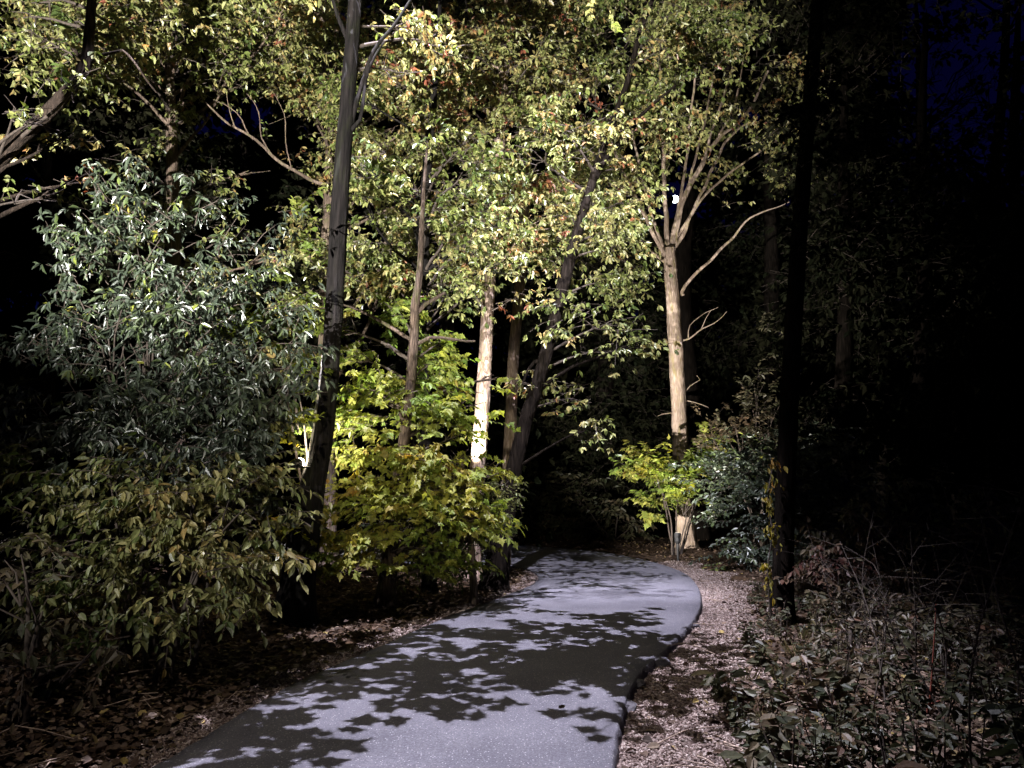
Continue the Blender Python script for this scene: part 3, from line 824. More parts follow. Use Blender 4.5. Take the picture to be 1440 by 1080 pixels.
# T6: the tall pale tree right of the path
t6 = [(966, 776, 21, 14.5), (963, 730, 21, 12.6), (958, 650, 21, 11.3), (954, 560, 21, 10.5), (949, 470, 21, 10), (944, 395, 21, 9.3), (941, 350, 21, 9.3)]
l6 = [[(942, 356, None, 7), (937, 320, None, 5.5), (935, 270, None, 5), (934, 235, None, 4.5), (930, 150, None, 3.5), (925, 60, None, 2.5)],
      [(942, 358, None, 7), (951, 315, None, 6), (965, 270, None, 6), (985, 235, None, 5.5), (1010, 195, None, 4.5), (1050, 160, None, 3.5), (1080, 100, None, 2.5)],
      [(936, 362, None, 6), (917, 325, None, 5), (895, 280, None, 4.5), (875, 235, None, 4), (852, 190, None, 3.5), (830, 120, None, 2.5)],
      [(945, 352, None, 5), (963, 325, None, 4), (972, 300, None, 3.5), (990, 265, None, 3.5), (1020, 200, None, 3), (1060, 165, None, 2)],
      [(960, 415, 20.9, 4.4), (964, 402, 20.9, 4), (990, 374, 20.8, 3.4), (1028, 338, 20.7, 2.8), (1055, 308, 20.6, 2), (1110, 284, 20.5, .9)],
      [(938, 372, None, 3.5), (905, 345, None, 2.8), (860, 312, None, 2.2), (820, 280, None, 1.6), (780, 262, None, 1)],
      [(946, 350, None, 4), (958, 300, None, 3.4), (984, 200, None, 2.6), (1003, 110, None, 1.8)], [(932, 348, None, 4), (905, 262, None, 3), (884, 160, None, 2.2), (860, 60, None, 1.4)],
      [(949, 338, None, 3.6), (985, 282, None, 3), (1030, 240, None, 2.4), (1075, 210, None, 1.8), (1110, 180, None, 1)], [(1010, 195, None, 3), (1035, 140, None, 2.2), (1046, 80, None, 1.4)], [(905, 262, None, 2.4), (870, 215, None, 1.8), (838, 195, None, 1)],
      [(895, 280, None, 3), (880, 268, None, 2.6), (862, 255, None, 2)],
      [(985, 235, None, 4), (1000, 190, None, 3), (1020, 130, None, 2.4), (1040, 60, None, 1.6)],
      [(953, 300, None, 4), (965, 220, None, 3), (975, 130, None, 2.4), (985, 40, None, 1.6)],
      [(957, 480, None, 2.2), (968, 476, None, 1.8), (985, 465, None, 1.4), (1005, 455, None, 1.), (1022, 438, None, .6)], [(968, 476, None, 1.4), (972, 458, None, 1.), (990, 440, None, .7), (1010, 432, None, .5)], [(985, 465, None, 1.), (992, 448, None, .7), (1000, 436, None, .5)],
      [(958, 560, None, 1.4), (970, 545, None, 1.1), (985, 535, None, .9), (980, 528, None, .6)], [(958, 562, None, 1.4), (975, 565, None, 1.1), (996, 573, None, .7)], [(950, 580, None, 1.2), (930, 582, None, .9), (925, 585, None, .5)]]
c6 = fill(24, [(840, 150), (880, 40), (960, -40), (1120, -40), (1150, 60), (1140, 150), (1090, 205), (1040, 225), (985, 250), (900, 260), (860, 230)], 20.6, 52, .5, .08) + \
     [(1012, 288, None, 34, 10, .5, 1.4), (1110, 245, 20.4, 44, 9, .5, .8), (1075, 235, None, 30, 9, .45), (880, 300, None, 44, 30, .4), (900, 385, None, 44, 22, .28), (870, 410, 20, 44, 20, .26), (940, 380, 20.6, 16, 18, .3), (850, 340, None, 40, 24, .4), (1060, 170, None, 40, 16, .7), (985, 245, None, 26, 14, .45), (905, 260, None, 30, 16, .45)]
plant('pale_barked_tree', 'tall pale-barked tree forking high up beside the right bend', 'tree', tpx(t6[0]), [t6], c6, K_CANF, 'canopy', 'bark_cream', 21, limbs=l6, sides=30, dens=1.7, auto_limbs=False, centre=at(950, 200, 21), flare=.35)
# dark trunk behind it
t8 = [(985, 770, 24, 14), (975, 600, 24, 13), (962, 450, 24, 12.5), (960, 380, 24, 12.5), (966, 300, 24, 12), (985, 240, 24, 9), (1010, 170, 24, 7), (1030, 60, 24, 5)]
plant('unlit_trunk_tree', 'unlit black trunk directly behind the pale forking tree', 'tree', tpx(t8[0]), [t8], [(1040, 40, None, 60, 30, .1), (1090, 100, None, 50, 30, .1), (980, 60, None, 50, 30, .1)], K_CANF, 'far', 'bark_unlit', 24, sides=16, dens=1.2)

# T7: unlit trunk on the right, kept dark by its bark colour
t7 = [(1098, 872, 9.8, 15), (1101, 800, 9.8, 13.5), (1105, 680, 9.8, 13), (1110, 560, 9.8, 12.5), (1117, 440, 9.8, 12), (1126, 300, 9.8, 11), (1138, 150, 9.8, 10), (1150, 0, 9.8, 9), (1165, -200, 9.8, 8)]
plant('unlit_oak_tree', 'black unlit trunk standing in the undergrowth right of the path', 'tree', tpx(t7[0]), [t7], [(1140, 40, 9.5, 60, 24, .5), (1165, 110, 9.5, 56, 24, .5), (1120, 150, 9.6, 46, 22, .5), (1150, 215, 9.5, 50, 22, .5, .8), (1120, 290, 9.5, 40, 18, .5, .7), (1160, -20, 9.5, 60, 24, .5), (1190, 190, 9.8, 50, 24, .5), (1140, 350, 9.5, 36, 14, .5, .6)], dict(K_CAN, size=.12), 'far', 'bark_unlit', 9.8, sides=26, rough=.07)
# yellow leaves of a creeper at its foot
cr = MB()
vine = [at(1083, 850, 9.6), at(1080, 800, 9.55), at(1086, 750, 9.55), at(1080, 700, 9.55), at(1086, 660, 9.6)]
vroot = thing('creeper_vine', (vine[0][0], vine[0][1], float(gz(vine[0][0], vine[0][1]))), 'thin creeper with yellow-brown leaves climbing the black trunk', 'vine')
vine[0][2] = vroot.location.z
mb = MB(); tube(mb, vine, [.008] * 5, 5, .1); mb.build('stem', M['twig'], vroot, True)
for p in vine[1:]:
    sprays(cr, p, np.array([.05, .05, .22]), 5, .2, 6, .085, 'oval', .75, .08, .6, .8, leafdroop=1.4, twig=.003)
cr.build('foliage', [M['yellow'], M['twig']], vroot)

# trees behind on the left
tb1 = [(252, 800, 13, 12), (249, 650, 13, 11), (247, 480, 13, 10.5), (245, 380, 13, 10), (243, 270, 13, 9), (241, 180, 13, 7.5), (238, 60, 13, 6), (235, -100, 13, 4)]
plant('mottled_trunk_tree', 'mottled pinkish trunk behind the glossy shrub, leafy above', 'tree', tpx(tb1[0]), [tb1],
      fill(20, [(60, -20), (420, -20), (400, 90), (300, 160), (190, 120), (90, 70)], 12.4, 62, .45, .1, 1.) + [(250, 200, None, 50, 24, .35), (300, 250, 12.5, 60, 24, .42), (250, 290, 12.5, 60, 26, .3), (330, 330, 12.5, 55, 22, .45), (390, 360, 12.2, 50, 22, .45), (290, 390, 12.5, 60, 24, .5), (350, 240, 13, 40, 18, .4), (180, 225, 12.5, 40, 20, .4), (200, 330, 12.8, 40, 20, .35), (400, 420, 12, 45, 20, .4)],
      K_CAN, 'canopy', 'bark_mid', 13, sides=20, dens=2.0)
tb2 = [(462, 800, 15, 12), (460, 600, 15, 11), (458, 450, 15, 10.5), (462, 330, 15, 10), (466, 200, 15, 8), (463, 130, 15, 8), (456, 60, 15, 6), (452, -40, 15, 5), (446, -140, 15, 3)]
tb2b = [(464, 140, 15, 7), (472, 80, 15, 6), (474, 10, 15, 5), (478, -100, 15, 4)]
plant('twin_stem_tree', 'twin-stemmed brown tree behind the tall dark trunk', 'tree', tpx(tb2[0]), [tb2, tb2b],
      fill(30, [(330, 20), (470, -40), (640, -40), (650, 120), (640, 330), (560, 400), (430, 380), (400, 250), (440, 200), (420, 130), (350, 130)], 14.6, 60, .48, .12) + [(560, 190, 13, 50, 30, .5), (520, 260, 13.5, 55, 28, .45), (600, 310, 13.2, 55, 24, .45), (430, 330, 14, 40, 30, .5), (560, 340, 12.5, 60, 26, .4), (490, 350, 12.8, 50, 24, .4), (540, 400, 12, 55, 22, .38)],
      K_CAN, 'canopy', 'bark_mid', 15, sides=18, dens=2.1,
      limbs=[[(458, 260, 12, 3.5), (425, 245, 12, 3), (385, 222, 12, 2.8), (350, 190, 12, 2.2), (310, 165, 12, 1.8), (275, 125, 12, 1.2)], [(385, 222, 12, 1.6), (370, 195, 12, 1.2), (365, 160, 12, .9), (345, 130, 12, .6)], [(350, 190, 12, 1.4), (335, 160, 12, 1), (300, 140, 12, .6)], [(410, 238, 12, 1.3), (400, 200, 12, 1), (400, 160, 12, .7), (385, 130, 12, .5)], [(330, 178, 12, 1.2), (320, 140, 12, .8), (318, 120, 12, .5)]])
tb3 = [(-150, 700, 9, 15), (-120, 480, 9, 13), (-60, 300, 9, 11.5), (20, 205, 9, 10.5), (80, 145, 9, 9.5), (118, 95, 9, 8.5), (126, 40, 9, 7), (135, -80, 9, 5)]
plant('crooked_tree', 'crooked dim trunk leaning in from the left edge', 'tree', tpx(tb3[0]), [tb3],
      fill(12, [(-40, 20), (220, -20), (210, 60), (120, 120), (40, 110)], 9.4, 56, .38, .1, .7) + [(60, 280, 9, 60, 40, .45, .4), (30, 200, 9.2, 40, 30, .6, .4), (140, 250, 9.6, 50, 26, .6, .5), (60, 165, 8.4, 40, 14, .4, .5), (120, 110, 8.4, 40, 14, .4, .6), (20, 150, 8.4, 40, 16, .45, .5), (100, 190, 8.6, 40, 16, .4, .5)], K_CAN, 'canopy', 'bark_dim2', 9,
      limbs=[[(-60, 330, None, 5), (0, 305, None, 4), (55, 280, None, 3.2), (110, 262, None, 2)], [(55, 280, None, 2), (90, 262, None, 1.4), (120, 235, None, .8)], [(110, 100, None, 4), (150, 75, None, 3), (175, 70, None, 2), (220, 130, None, 1.4)]], sides=26, dens=1.6, rough=.16, step=.08)

# ------------------------------------------------------------------ overhanging boughs near the path lamp: an oak whose trunk stands left of the frame
ov = [np.array([-5.4, 4.6, 0]), np.array([-5.3, 4.7, 4]), np.array([-5.0, 5.0, 8]), np.array([-4.6, 5.4, 11]), np.array([-4.4, 5.6, 14])]
ov[0][2] = float(gz(-5.4, 4.6)) - .1
oroot = thing('overhanging_oak_tree', (-5.4, 4.6, ov[0][2]), 'oak left of the frame whose boughs shade the path', 'tree')
mb = MB(); tube(mb, ov, [.26, .22, .19, .15, .1], 16, .2, .08, 6, .4); mb.build('trunk', M['bark'], oroot, True)
ovc = MB()
SH = [(920, 876, 8.8, .2, .06, 2), (870, 868, 8.8, .2, .05, 1),
      (640, 893, 8.4, .5, .13, 5), (740, 888, 8.4, .45, .11, 5), (830, 903, 8.4, .45, .11, 5), (900, 898, 8.4, .3, .1, 3), (560, 925, 8.4, .4, .12, 4), (660, 925, 8.4, .5, .13, 6), (770, 925, 8.4, .45, .13, 6), (860, 930, 8.4, .3, .14, 4), (700, 945, 8.4, .4, .1, 4), (600, 950, 8.4, .4, .1, 3), (800, 950, 8.4, .3, .1, 3),
      (500, 952, 8.2, .3, .1, 3), (560, 980, 8.2, .25, .06, 1), (640, 995, 8.2, .15, .05, 1), (720, 968, 8.2, .3, .06, 1), (840, 1010, 8.3, .08, .04, 1),
      (320, 1045, 8.0, .3, .12, 3), (395, 1052, 8.0, .1, .05, 1), (260, 1062, 8.0, .35, .14, 4), (340, 1018, 8.2, .15, .06, 1), (950, 960, 8.0, .3, .16, 3), (960, 1010, 8.0, .15, .1, 1)]
SH = [v + (LAMP,) for v in SH] + [(px, py, 8.2, rx, ry, n, np.array([1.6, 7.2, 11.5])) for px, py, rx, ry, n in ((770, 802, .4, .1, 2), (790, 834, .5, .1, 3), (850, 832, .5, .1, 3), (735, 842, .5, .1, 2), (890, 826, .3, .08, 1), (820, 822, .4, .08, 2))]
for (px, py, h, rx, ry, n, LA) in SH:
    g_ = gnd(px, py); q = g_ + (LA - g_) * h / LA[2]
    n = int(math.ceil(n * 1.35))
    sprays(ovc, q, np.array([rx * .9, ry * 1.6, .18]), n, .36, 9, .082, 'maple', .5, .12, .2, .1, ctr=(-4.6, 5.2, 8), leafdroop=.2, jit=.35, twig=.0025)
for k in range(420):                                      # unseen sprays added to shade the litter on the left
    gx_, gy_ = rng.uniform(-8, -2.4), rng.uniform(2.9, 13.5)
    d_, rt_ = edge_dist(gx_, gy_)
    if d_[0] < .8 or rt_[0]: continue
    q = np.array([gx_, gy_, 0]); q = q + (LAMP - q) * rng.uniform(.70, .78)
    sprays(ovc, q, np.array([.3, .3, .15]), 4, .40, 9, .10, 'oval', .5, .12, .2, .1, ctr=(-4.6, 5.2, 8), leafdroop=.2, jit=.25, twig=.004)
ends = [SH[6], SH[11]]
for (px, py, h, *_) in ends:
    g_ = gnd(px, py); q = g_ + (LAMP - g_) * h / LAMP[2]
    s = np.array([-4.9, 5.1, 8.2]); mb = MB(); tube(mb, [s, (s + q) / 2 + np.array([0, 0, .25]), q], [.03, .018, .006], 6, .2, .05, 5, 0, .05); mb.build('limb', M['bark'], oroot, True)
ovc.build('crown', [M['canopy'], M['twig']], oroot)

# ------------------------------------------------------------------ shrubs
def shrub(name, label, base_px, Y, blobs, kind, leafm, nst=5, dens=2.6, group=None, spread=1.):
    b = at(*base_px, Y); z0 = float(gz(b[0], b[1]))
    root = thing(name, (b[0], b[1], z0), label, 'shrub', group)
    cr = MB()
    order = sorted(range(len(blobs)), key=lambda i: -blobs[i][3] * blobs[i][4])
    for bb in blobs:
        d = Y if bb[2] is None else bb[2]
        blob(cr, bb, Y, kind, np.array([b[0], b[1] + .3, z0 + .4]), dens)
    for i in order[:nst]:
        bb = blobs[i]; d = Y if bb[2] is None else bb[2]
        c = at(bb[0], bb[1], d)
        s = np.array([b[0] + rng.normal() * .12, b[1] + rng.normal() * .1, z0 - .05])
        mb = MB(); tube(mb, [s, s * .55 + c * .45 + np.array([rng.normal() * .08, rng.normal() * .08, .15]), c], [.026, .018, .006], 6, .15, .08, 5, 0, .04, seed=i)
        for q in range(3):
            e = c + rng.normal(size=3) * np.array([bb[3], bb[3], bb[4]]) * d / F * .5
            tube(mb, [s * .3 + c * .7, s * .1 + c * .6 + e * .3, e], [.012, .009, .004], 4, .25)
        mb.build('stem', M['twig'], root, True)
    cr.build('foliage', [M[leafm], M['twig']], root)
    return root


shrub('glossy_shrub', 'tall dark shrub with silvery glossy long leaves at left', (190, 900), 7.6,
      [(150, 330, None, 70, 26, .5), (110, 370, None, 50, 26, .45), (220, 385, 7.2, 80, 26, .5), (290, 420, None, 70, 26, .45), (150, 430, 7.2, 70, 30, .5), (210, 460, 7.4, 80, 30, .45), (380, 340, 7.9, 40, 16, .45), (350, 400, 7.8, 46, 18, .5), (330, 470, None, 70, 26, .5), (90, 470, None, 50, 30, .4), (270, 520, 7.2, 80, 28, .5),
       (150, 520, 7., 80, 30, .45), (390, 530, 7.5, 50, 28, .4), (400, 480, 7.6, 36, 20, .4), (60, 560, 7.2, 60, 30, .4), (200, 570, 7., 90, 28, .45), (330, 570, 7.2, 70, 28, .4), (410, 580, 7.5, 36, 20, .4), (120, 600, 7., 70, 26, .4), (20, 620, 7., 50, 26, .35), (240, 300, 7.8, 40, 20, .5), (70, 410, 7.4, 40, 24, .4), (180, 300, 7.6, 40, 18, .5), (310, 340, 7.8, 40, 18, .45), (250, 440, 7., 60, 24, .5), (330, 620, 7., 60, 22, .4), (200, 620, 6.9, 70, 24, .4), (400, 430, 7.7, 36, 16, .5), (160, 260, 7.8, 60, 20, .5, .4), (230, 240, 8, 60, 20, .5, .4), (90, 320, 7.6, 50, 22, .5, .5), (310, 290, 8, 50, 18, .5, .4), (410, 310, 8.2, 40, 16, .5, .4), (40, 480, 7.4, 40, 30, .4, .5), (100, 660, 6.9, 60, 24, .4, .7), (230, 650, 6.7, 70, 22, .45, .8), (350, 690, 6.9, 50, 22, .4, .7), (300, 640, 6.6, 50, 20, .4, .8), (30, 560, 7.2, 40, 30, .35, .6)],
      K_GLS, 'gloss', 7, 2.3)
shrub('oval_leaf_shrub', 'shrub with drooping pale oval leaves below the glossy one', (240, 930), 6.6,
      [(250, 640, None, 80, 28, 0.68), (150, 650, None, 70, 28, 0.63), (330, 660, None, 70, 26, 0.73), (390, 650, 6.8, 36, 24, 0.78), (220, 700, 6.4, 90, 30, 0.73), (320, 720, 6.4, 80, 28, 0.75), (390, 720, 6.6, 40, 26, 0.78), (130, 710, 6.4, 60, 28, 0.63), (280, 770, 6.3, 80, 24, 0.75), (360, 775, 6.3, 60, 22, 0.78), (190, 760, 6.3, 60, 22, 0.68), (60, 680, 6.5, 60, 30, 0.53, .6), (330, 825, 6.2, 40, 14, 0.73), (230, 820, 6.2, 50, 16, 0.68, .6), (100, 780, 6.2, 60, 24, 0.58, .5), (170, 850, 6., 60, 20, 0.53, .5), (270, 680, 6.3, 70, 24, 0.73), (180, 680, 6.2, 60, 24, 0.63), (240, 740, 6.2, 70, 22, 0.75), (310, 790, 6.1, 60, 18, 0.75), (150, 780, 6.1, 50, 20, 0.63), (400, 680, 6.7, 30, 20, 0.79), (120, 830, 6.1, 60, 20, 0.63), (220, 860, 6., 60, 18, 0.63, .8), (310, 850, 6.1, 50, 16, 0.68, .8), (60, 820, 6., 50, 30, 0.58), (130, 890, 5.9, 50, 16, 0.53, .6), (40, 740, 6.2, 50, 30, 0.58), (370, 830, 6.4, 30, 14, 0.73, .7), (20, 640, 6.6, 40, 30, 0.53), (260, 590, 7.2, 60, 22, 0.75, .6), (340, 600, 7.3, 50, 20, 0.81, .7), (160, 580, 7.2, 50, 20, 0.63, .5), (390, 600, 7.4, 40, 18, 0.85, .7), (300, 520, 7.6, 40, 16, 0.88, .5), (370, 490, 7.8, 44, 14, .8, 0.83)],
      K_OVL, 'green', 6, 2.3)
shrub('dim_edge_shrub', 'dim low shrub in the dark lower left corner', (40, 1010), 5.2,
      [(30, 780, None, 70, 40, .4, .5), (60, 860, None, 80, 36, .4, .5), (20, 930, 5., 70, 36, .35, .5), (120, 930, 5., 60, 26, .4, .5)], K_OVL, 'dull', 4, 1.6)
# weeds in front of the left shrubs
shrub('lime_shrub', 'bright lime-yellow leafy shoots between the glossy shrub and the tall dark trunk', (432, 838), 9.7,
      [(330, 470, None, 40, 14, .35), (380, 455, None, 44, 14, .35), (430, 440, 8.8, 34, 14, .4), (415, 500, None, 36, 16, .4), (300, 500, 8.2, 34, 14, .3, .7), (440, 530, 8.8, 24, 14, .45), (430, 590, 8.8, 24, 18, .5), (400, 380, 9, 36, 16, .35, .7), (340, 430, 8.6, 30, 10, .35), (400, 610, 8.7, 26, 14, .5), (270, 460, 8.2, 30, 12, .3, .6), (440, 350, 9.6, 22, 20, .4), (430, 290, 9.8, 26, 18, .4, .7)], K_MAP, 'yellow', 2, 2.)
s5b = at(953, 779, 20)
shrub('yellow_shrub', 'small bright yellow-green shrub on slim pale stems before the pale trunk', (953, 779), 19.6,
      [(920, 655, None, 34, 16, .5), (890, 662, None, 24, 12, .6), (955, 665, None, 26, 18, .4), (930, 685, None, 34, 14, .45), (985, 650, 20, 24, 18, .4), (1000, 625, 20.2, 26, 16, .45), (905, 705, None, 22, 10, .5), (965, 700, 19.4, 22, 16, .42), (915, 725, None, 16, 6, .5), (900, 635, None, 20, 8, .55)],
      dict(K_MAP, size=.17, len=.7), 'yellow', 6, 2.4)
shrub('grey_green_shrub', 'broad grey-green glossy shrub right of the pale trunk', (1075, 800), 16.5,
      [(1040, 655, None, 60, 24, .5), (1090, 640, None, 60, 24, .5), (1150, 635, None, 56, 24, .45), (1190, 660, None, 46, 26, .4), (1020, 690, None, 54, 24, .55), (1080, 690, 16, 60, 26, .5), (1140, 690, 16, 60, 26, .4), (1190, 700, 16, 50, 26, .4, .8), (1000, 720, 16.4, 34, 20, .6), (1050, 730, 16, 56, 22, .5), (1100, 735, 16, 50, 22, .45), (1170, 740, 16, 50, 24, .35, .7), (1040, 770, 15.8, 40, 18, .5), (1075, 780, 15.6, 34, 14, .45), (1130, 775, 15.6, 40, 18, .4, .8)],
      dict(K_BOX, size=.105, len=.55), 'gloss', 6, 3.6)
shrub('climber_clad_shrub', 'tall loose dim green growth rising behind the glossy shrub', (1060, 790), 19,
      [(1035, 600, None, 50, 20, .55, .8), (1000, 610, None, 34, 18, .65), (1085, 570, None, 40, 20, .4, .6), (1060, 530, None, 36, 16, .4, .5), (1090, 500, None, 30, 16, .35, .4), (1080, 450, None, 26, 14, .35, .4), (1040, 560, None, 36, 12, .5, .6), (1110, 610, None, 44, 20, .35, .7), (1150, 600, None, 36, 16, .3, .5)],
      dict(K_HORN, size=.13, len=.7), 'dull', 5, 1.5)
shrub('low_understory_shrub', 'low dim shrub in the litter behind the tree row left of the path', (570, 805), 15.5,
      [(500, 770, None, 60, 26, .4), (580, 775, None, 60, 24, .4), (650, 770, None, 50, 24, .4), (440, 760, None, 50, 28, .35), (680, 740, None, 30, 26, .4), (600, 740, None, 50, 22, .4), (520, 735, None, 50, 22, .4)], dict(K_BOX, size=.11, len=.6), 'dull', 5, 1.6)
shrub('mound_shrub', 'dark mound of leaves behind the glossy shrub at left', (300, 850), 12.5,
      [(60, 755, 12, 80, 20, .4, 2.), (150, 760, 12, 80, 20, .4, 2.), (240, 755, 12, 60, 18, .4, 2.), (150, 780, None, 80, 30, .4), (250, 770, None, 80, 34, .4), (350, 770, None, 70, 30, .4), (60, 780, None, 70, 34, .4), (200, 720, None, 80, 30, .4), (320, 715, None, 70, 28, .4), (90, 720, None, 60, 30, .4)], dict(K_BOX, size=.12, len=.6), 'dull', 5, 1.5)
shrub('dark_far_shrub', 'dim leafless-looking shrub beyond the far edge of the path', (860, 768), 25,
      [(800, 690, None, 60, 34, .3, .5), (870, 700, None, 46, 36, .3, .5), (750, 720, None, 40, 26, .3, .5), (830, 740, None, 60, 16, .3, .6), (900, 740, 24, 30, 16, .35, .6)], dict(K_BOX, size=.17, len=.8), 'dull', 5, 2.)
shrub('broad_leaf_shrub', 'dim wide shrub of toothed leaves at the dark right', (1260, 800), 11,
      [(1260, 690, None, 60, 26, .35, .7), (1320, 720, None, 60, 30, .35, .6), (1210, 720, None, 46, 26, .4, .7), (1380, 740, None, 60, 30, .3, .5), (1280, 750, 10.6, 70, 26, .4, .7), (1160, 760, 10.4, 40, 26, .4, .8), (1400, 690, 11.4, 50, 26, .3, .5)], dict(K_OVL, size=.13, len=.6), 'dull', 6, 2.2)
shrub('reddish_shrub', 'dim reddish-leaved bush left behind the black trunk', (1180, 860), 9.4,
      [(1160, 790, None, 46, 24, .85), (1220, 800, None, 60, 26, .8, .8), (1300, 810, None, 60, 26, .75, .7), (1190, 840, 9., 60, 22, .6, .8), (1270, 860, 9, 70, 24, .55, .7), (1360, 850, 9, 60, 30, .7, .5)], K_OVL, 'dull', 5, 2.2)

shrub('bramble_shrub', 'dim tangled bramble in the lower right corner', (1350, 1060), 6.2,
      [(1330, 900, None, 70, 34, .4, .6), (1410, 880, None, 60, 40, .45, .5), (1270, 940, 6., 60, 30, .35, .6), (1380, 970, 5.8, 70, 36, .4, .5), (1440, 960, 5.8, 50, 50, .5, .4)], dict(K_BOX, size=.075, len=.45), 'dull', 7, 1.5)
shrub('thicket_shrub', 'dim thicket of fine stems between the black trunk and the bramble', (1200, 960), 7.4,
      [(1190, 880, None, 50, 26, .4, .6), (1250, 880, None, 60, 26, .5, .6), (1150, 900, 7., 40, 22, .35, .6), (1320, 850, 8., 60, 30, .5, .5), (1210, 930, 6.8, 50, 22, .4, .6)], dict(K_BOX, size=.075, len=.45), 'dull', 8, 1.5)
# ------------------------------------------------------------------ undergrowth on the right: individual weeds
M['grass'] = leaf_mat('grass_blade', [(0, (.05, .06, .02)), (.6, (.14, .13, .06)), (1, (.28, .22, .12))], .6, .3, .2)


def weed(kind, b, h, label, name, group):
    z0 = float(gz(b[0], b[1])); base = np.array([b[0], b[1], z0])
    root = thing(name, base, label, 'weed', group)
    st, lf = MB(), MB()
    if kind == 'grass':
        k = 26
        an = rng.uniform(0, 6.28, k); ax = np.stack([np.cos(an) * .5, np.sin(an) * .5, rng.uniform(.6, 1.3, k)], 1)
        no = np.stack([-np.cos(an), -np.sin(an), np.full(k, .5)], 1)
        put_leaves(lf, base + rng.normal(size=(k, 3)) * np.array([.04, .04, 0]), ax, no, h * rng.uniform(.5, 1.2, k), rng.uniform(.2, .9, k), rng.uniform(0, 1, k), 'blade')
        lf.build('blades', [M['grass'], M['twig']], root)['kind'] = 'stuff'
        return root
    ns = 3 if kind != 'stalk' else 1
    whue = rng.uniform(.0, .95) ** (1.6 if kind == 'broad' else 1.1); wsz = rng.uniform(.55, 1.25)
    for s in range(ns):
        top = base + np.array([rng.normal() * .22 * h, rng.normal() * .22 * h, h * rng.uniform(.75, 1.1)])
        mid = base * .5 + top * .5 + rng.normal(size=3) * .05 * h
        tube(st, [base + rng.normal(size=3) * np.array([.03, .03, 0]), mid, top], [.007, .006, .002], 4, .15)
        if kind == 'stalk':
            for q in range(4):
                a_ = mid * (1 - q / 4) + top * q / 4
                tube(st, [a_, a_ + rng.normal(size=3) * np.array([.12, .12, .03]) * h + np.array([0, 0, .08]), a_ + rng.normal(size=3) * np.array([.2, .2, .03]) * h + np.array([0, 0, .2])], [.004, .003, .0015], 3, .2)
        k = {'broad': 14, 'small': 26, 'stalk': 12}[kind]
        t = rng.uniform(.15, 1, k)[:, None]
        p = np.where(t < .5, base * (1 - 2 * t) + mid * 2 * t, mid * (2 - 2 * t) + top * (2 * t - 1))
        an = rng.uniform(0, 6.28, k); ax = np.stack([np.cos(an), np.sin(an), rng.uniform(-.5, .4, k)], 1)
        hue = {'broad': .25, 'small': .35, 'stalk': .75}[kind]; hue = hue if s else hue
        hue = whue * .6 + hue * .4; lsz = wsz
        put_leaves(lf, p + ax * .02, ax, np.array([0, -.35, 1.]) + rng.normal(size=(k, 3)) * .4, {'broad': .11, 'small': .06, 'stalk': .05}[kind] * lsz * rng.uniform(.5, 1.4, k), np.clip(hue + rng.normal(size=k) * .14, 0, 1), rng.uniform(0, 1, k), 'oval' if kind != 'stalk' else 'long')
    st.build('stem', M['twig'], root, True)
    lf.build('foliage', [M['dull'], M['twig']], root)
    return root


cand = scatter(900, (0, 11), (3.6, 12.5), lambda x, y, d, rt: rt & (d > .75) & (x > .5) & (x < .72 * y + .3))
order = []
for p in cand:
    if all(np.hypot(*(p - q)) > .13 + .018 * q[1] for q in order): order.append(p)
LB = {'broad': ('leafy_weed', 'broad-leaved weed in the dim undergrowth right of the path', 'leafy weeds right of the path'),
      'small': ('bushy_weed', 'bushy small-leaved weed in the dim undergrowth right of the path', 'bushy weeds right of the path'),
      'grass': ('grass_tuft', 'tuft of thin grass blades in the undergrowth right of the path', 'grass tufts right of the path'),
      'stalk': ('dry_stalk', 'dry brown stalk in the dim undergrowth right of the path', 'dry stalks right of the path')}
for i, p in enumerate(order[:230]):
    d, _ = edge_dist(p[0], p[1])
    kd = ['small', 'broad', 'stalk', 'stalk', 'small', 'stalk', 'small', 'stalk', 'grass', 'small'][i % 10]
    if d[0] < 1.7 and kd == 'stalk': kd = 'broad' if i % 3 else 'small'
    d, _ = edge_dist(p[0], p[1])
    h = {'small': .55, 'broad': .5, 'grass': .3, 'stalk': 1.25}[kd] * rng.uniform(.6, 1.3) * (.45 + .55 * min(1, (d[0] - .7) / 1.2) + .5 * min(1, max(0, d[0] - 2) / 2))
    nm, lb, gr = LB[kd]
    weed(kd, p, h, lb, nm, gr)
# single ones the photo picks out
def lw(px, py): return gnd(px, py, -.08)


def special_weed(px, py, spec):
    pass


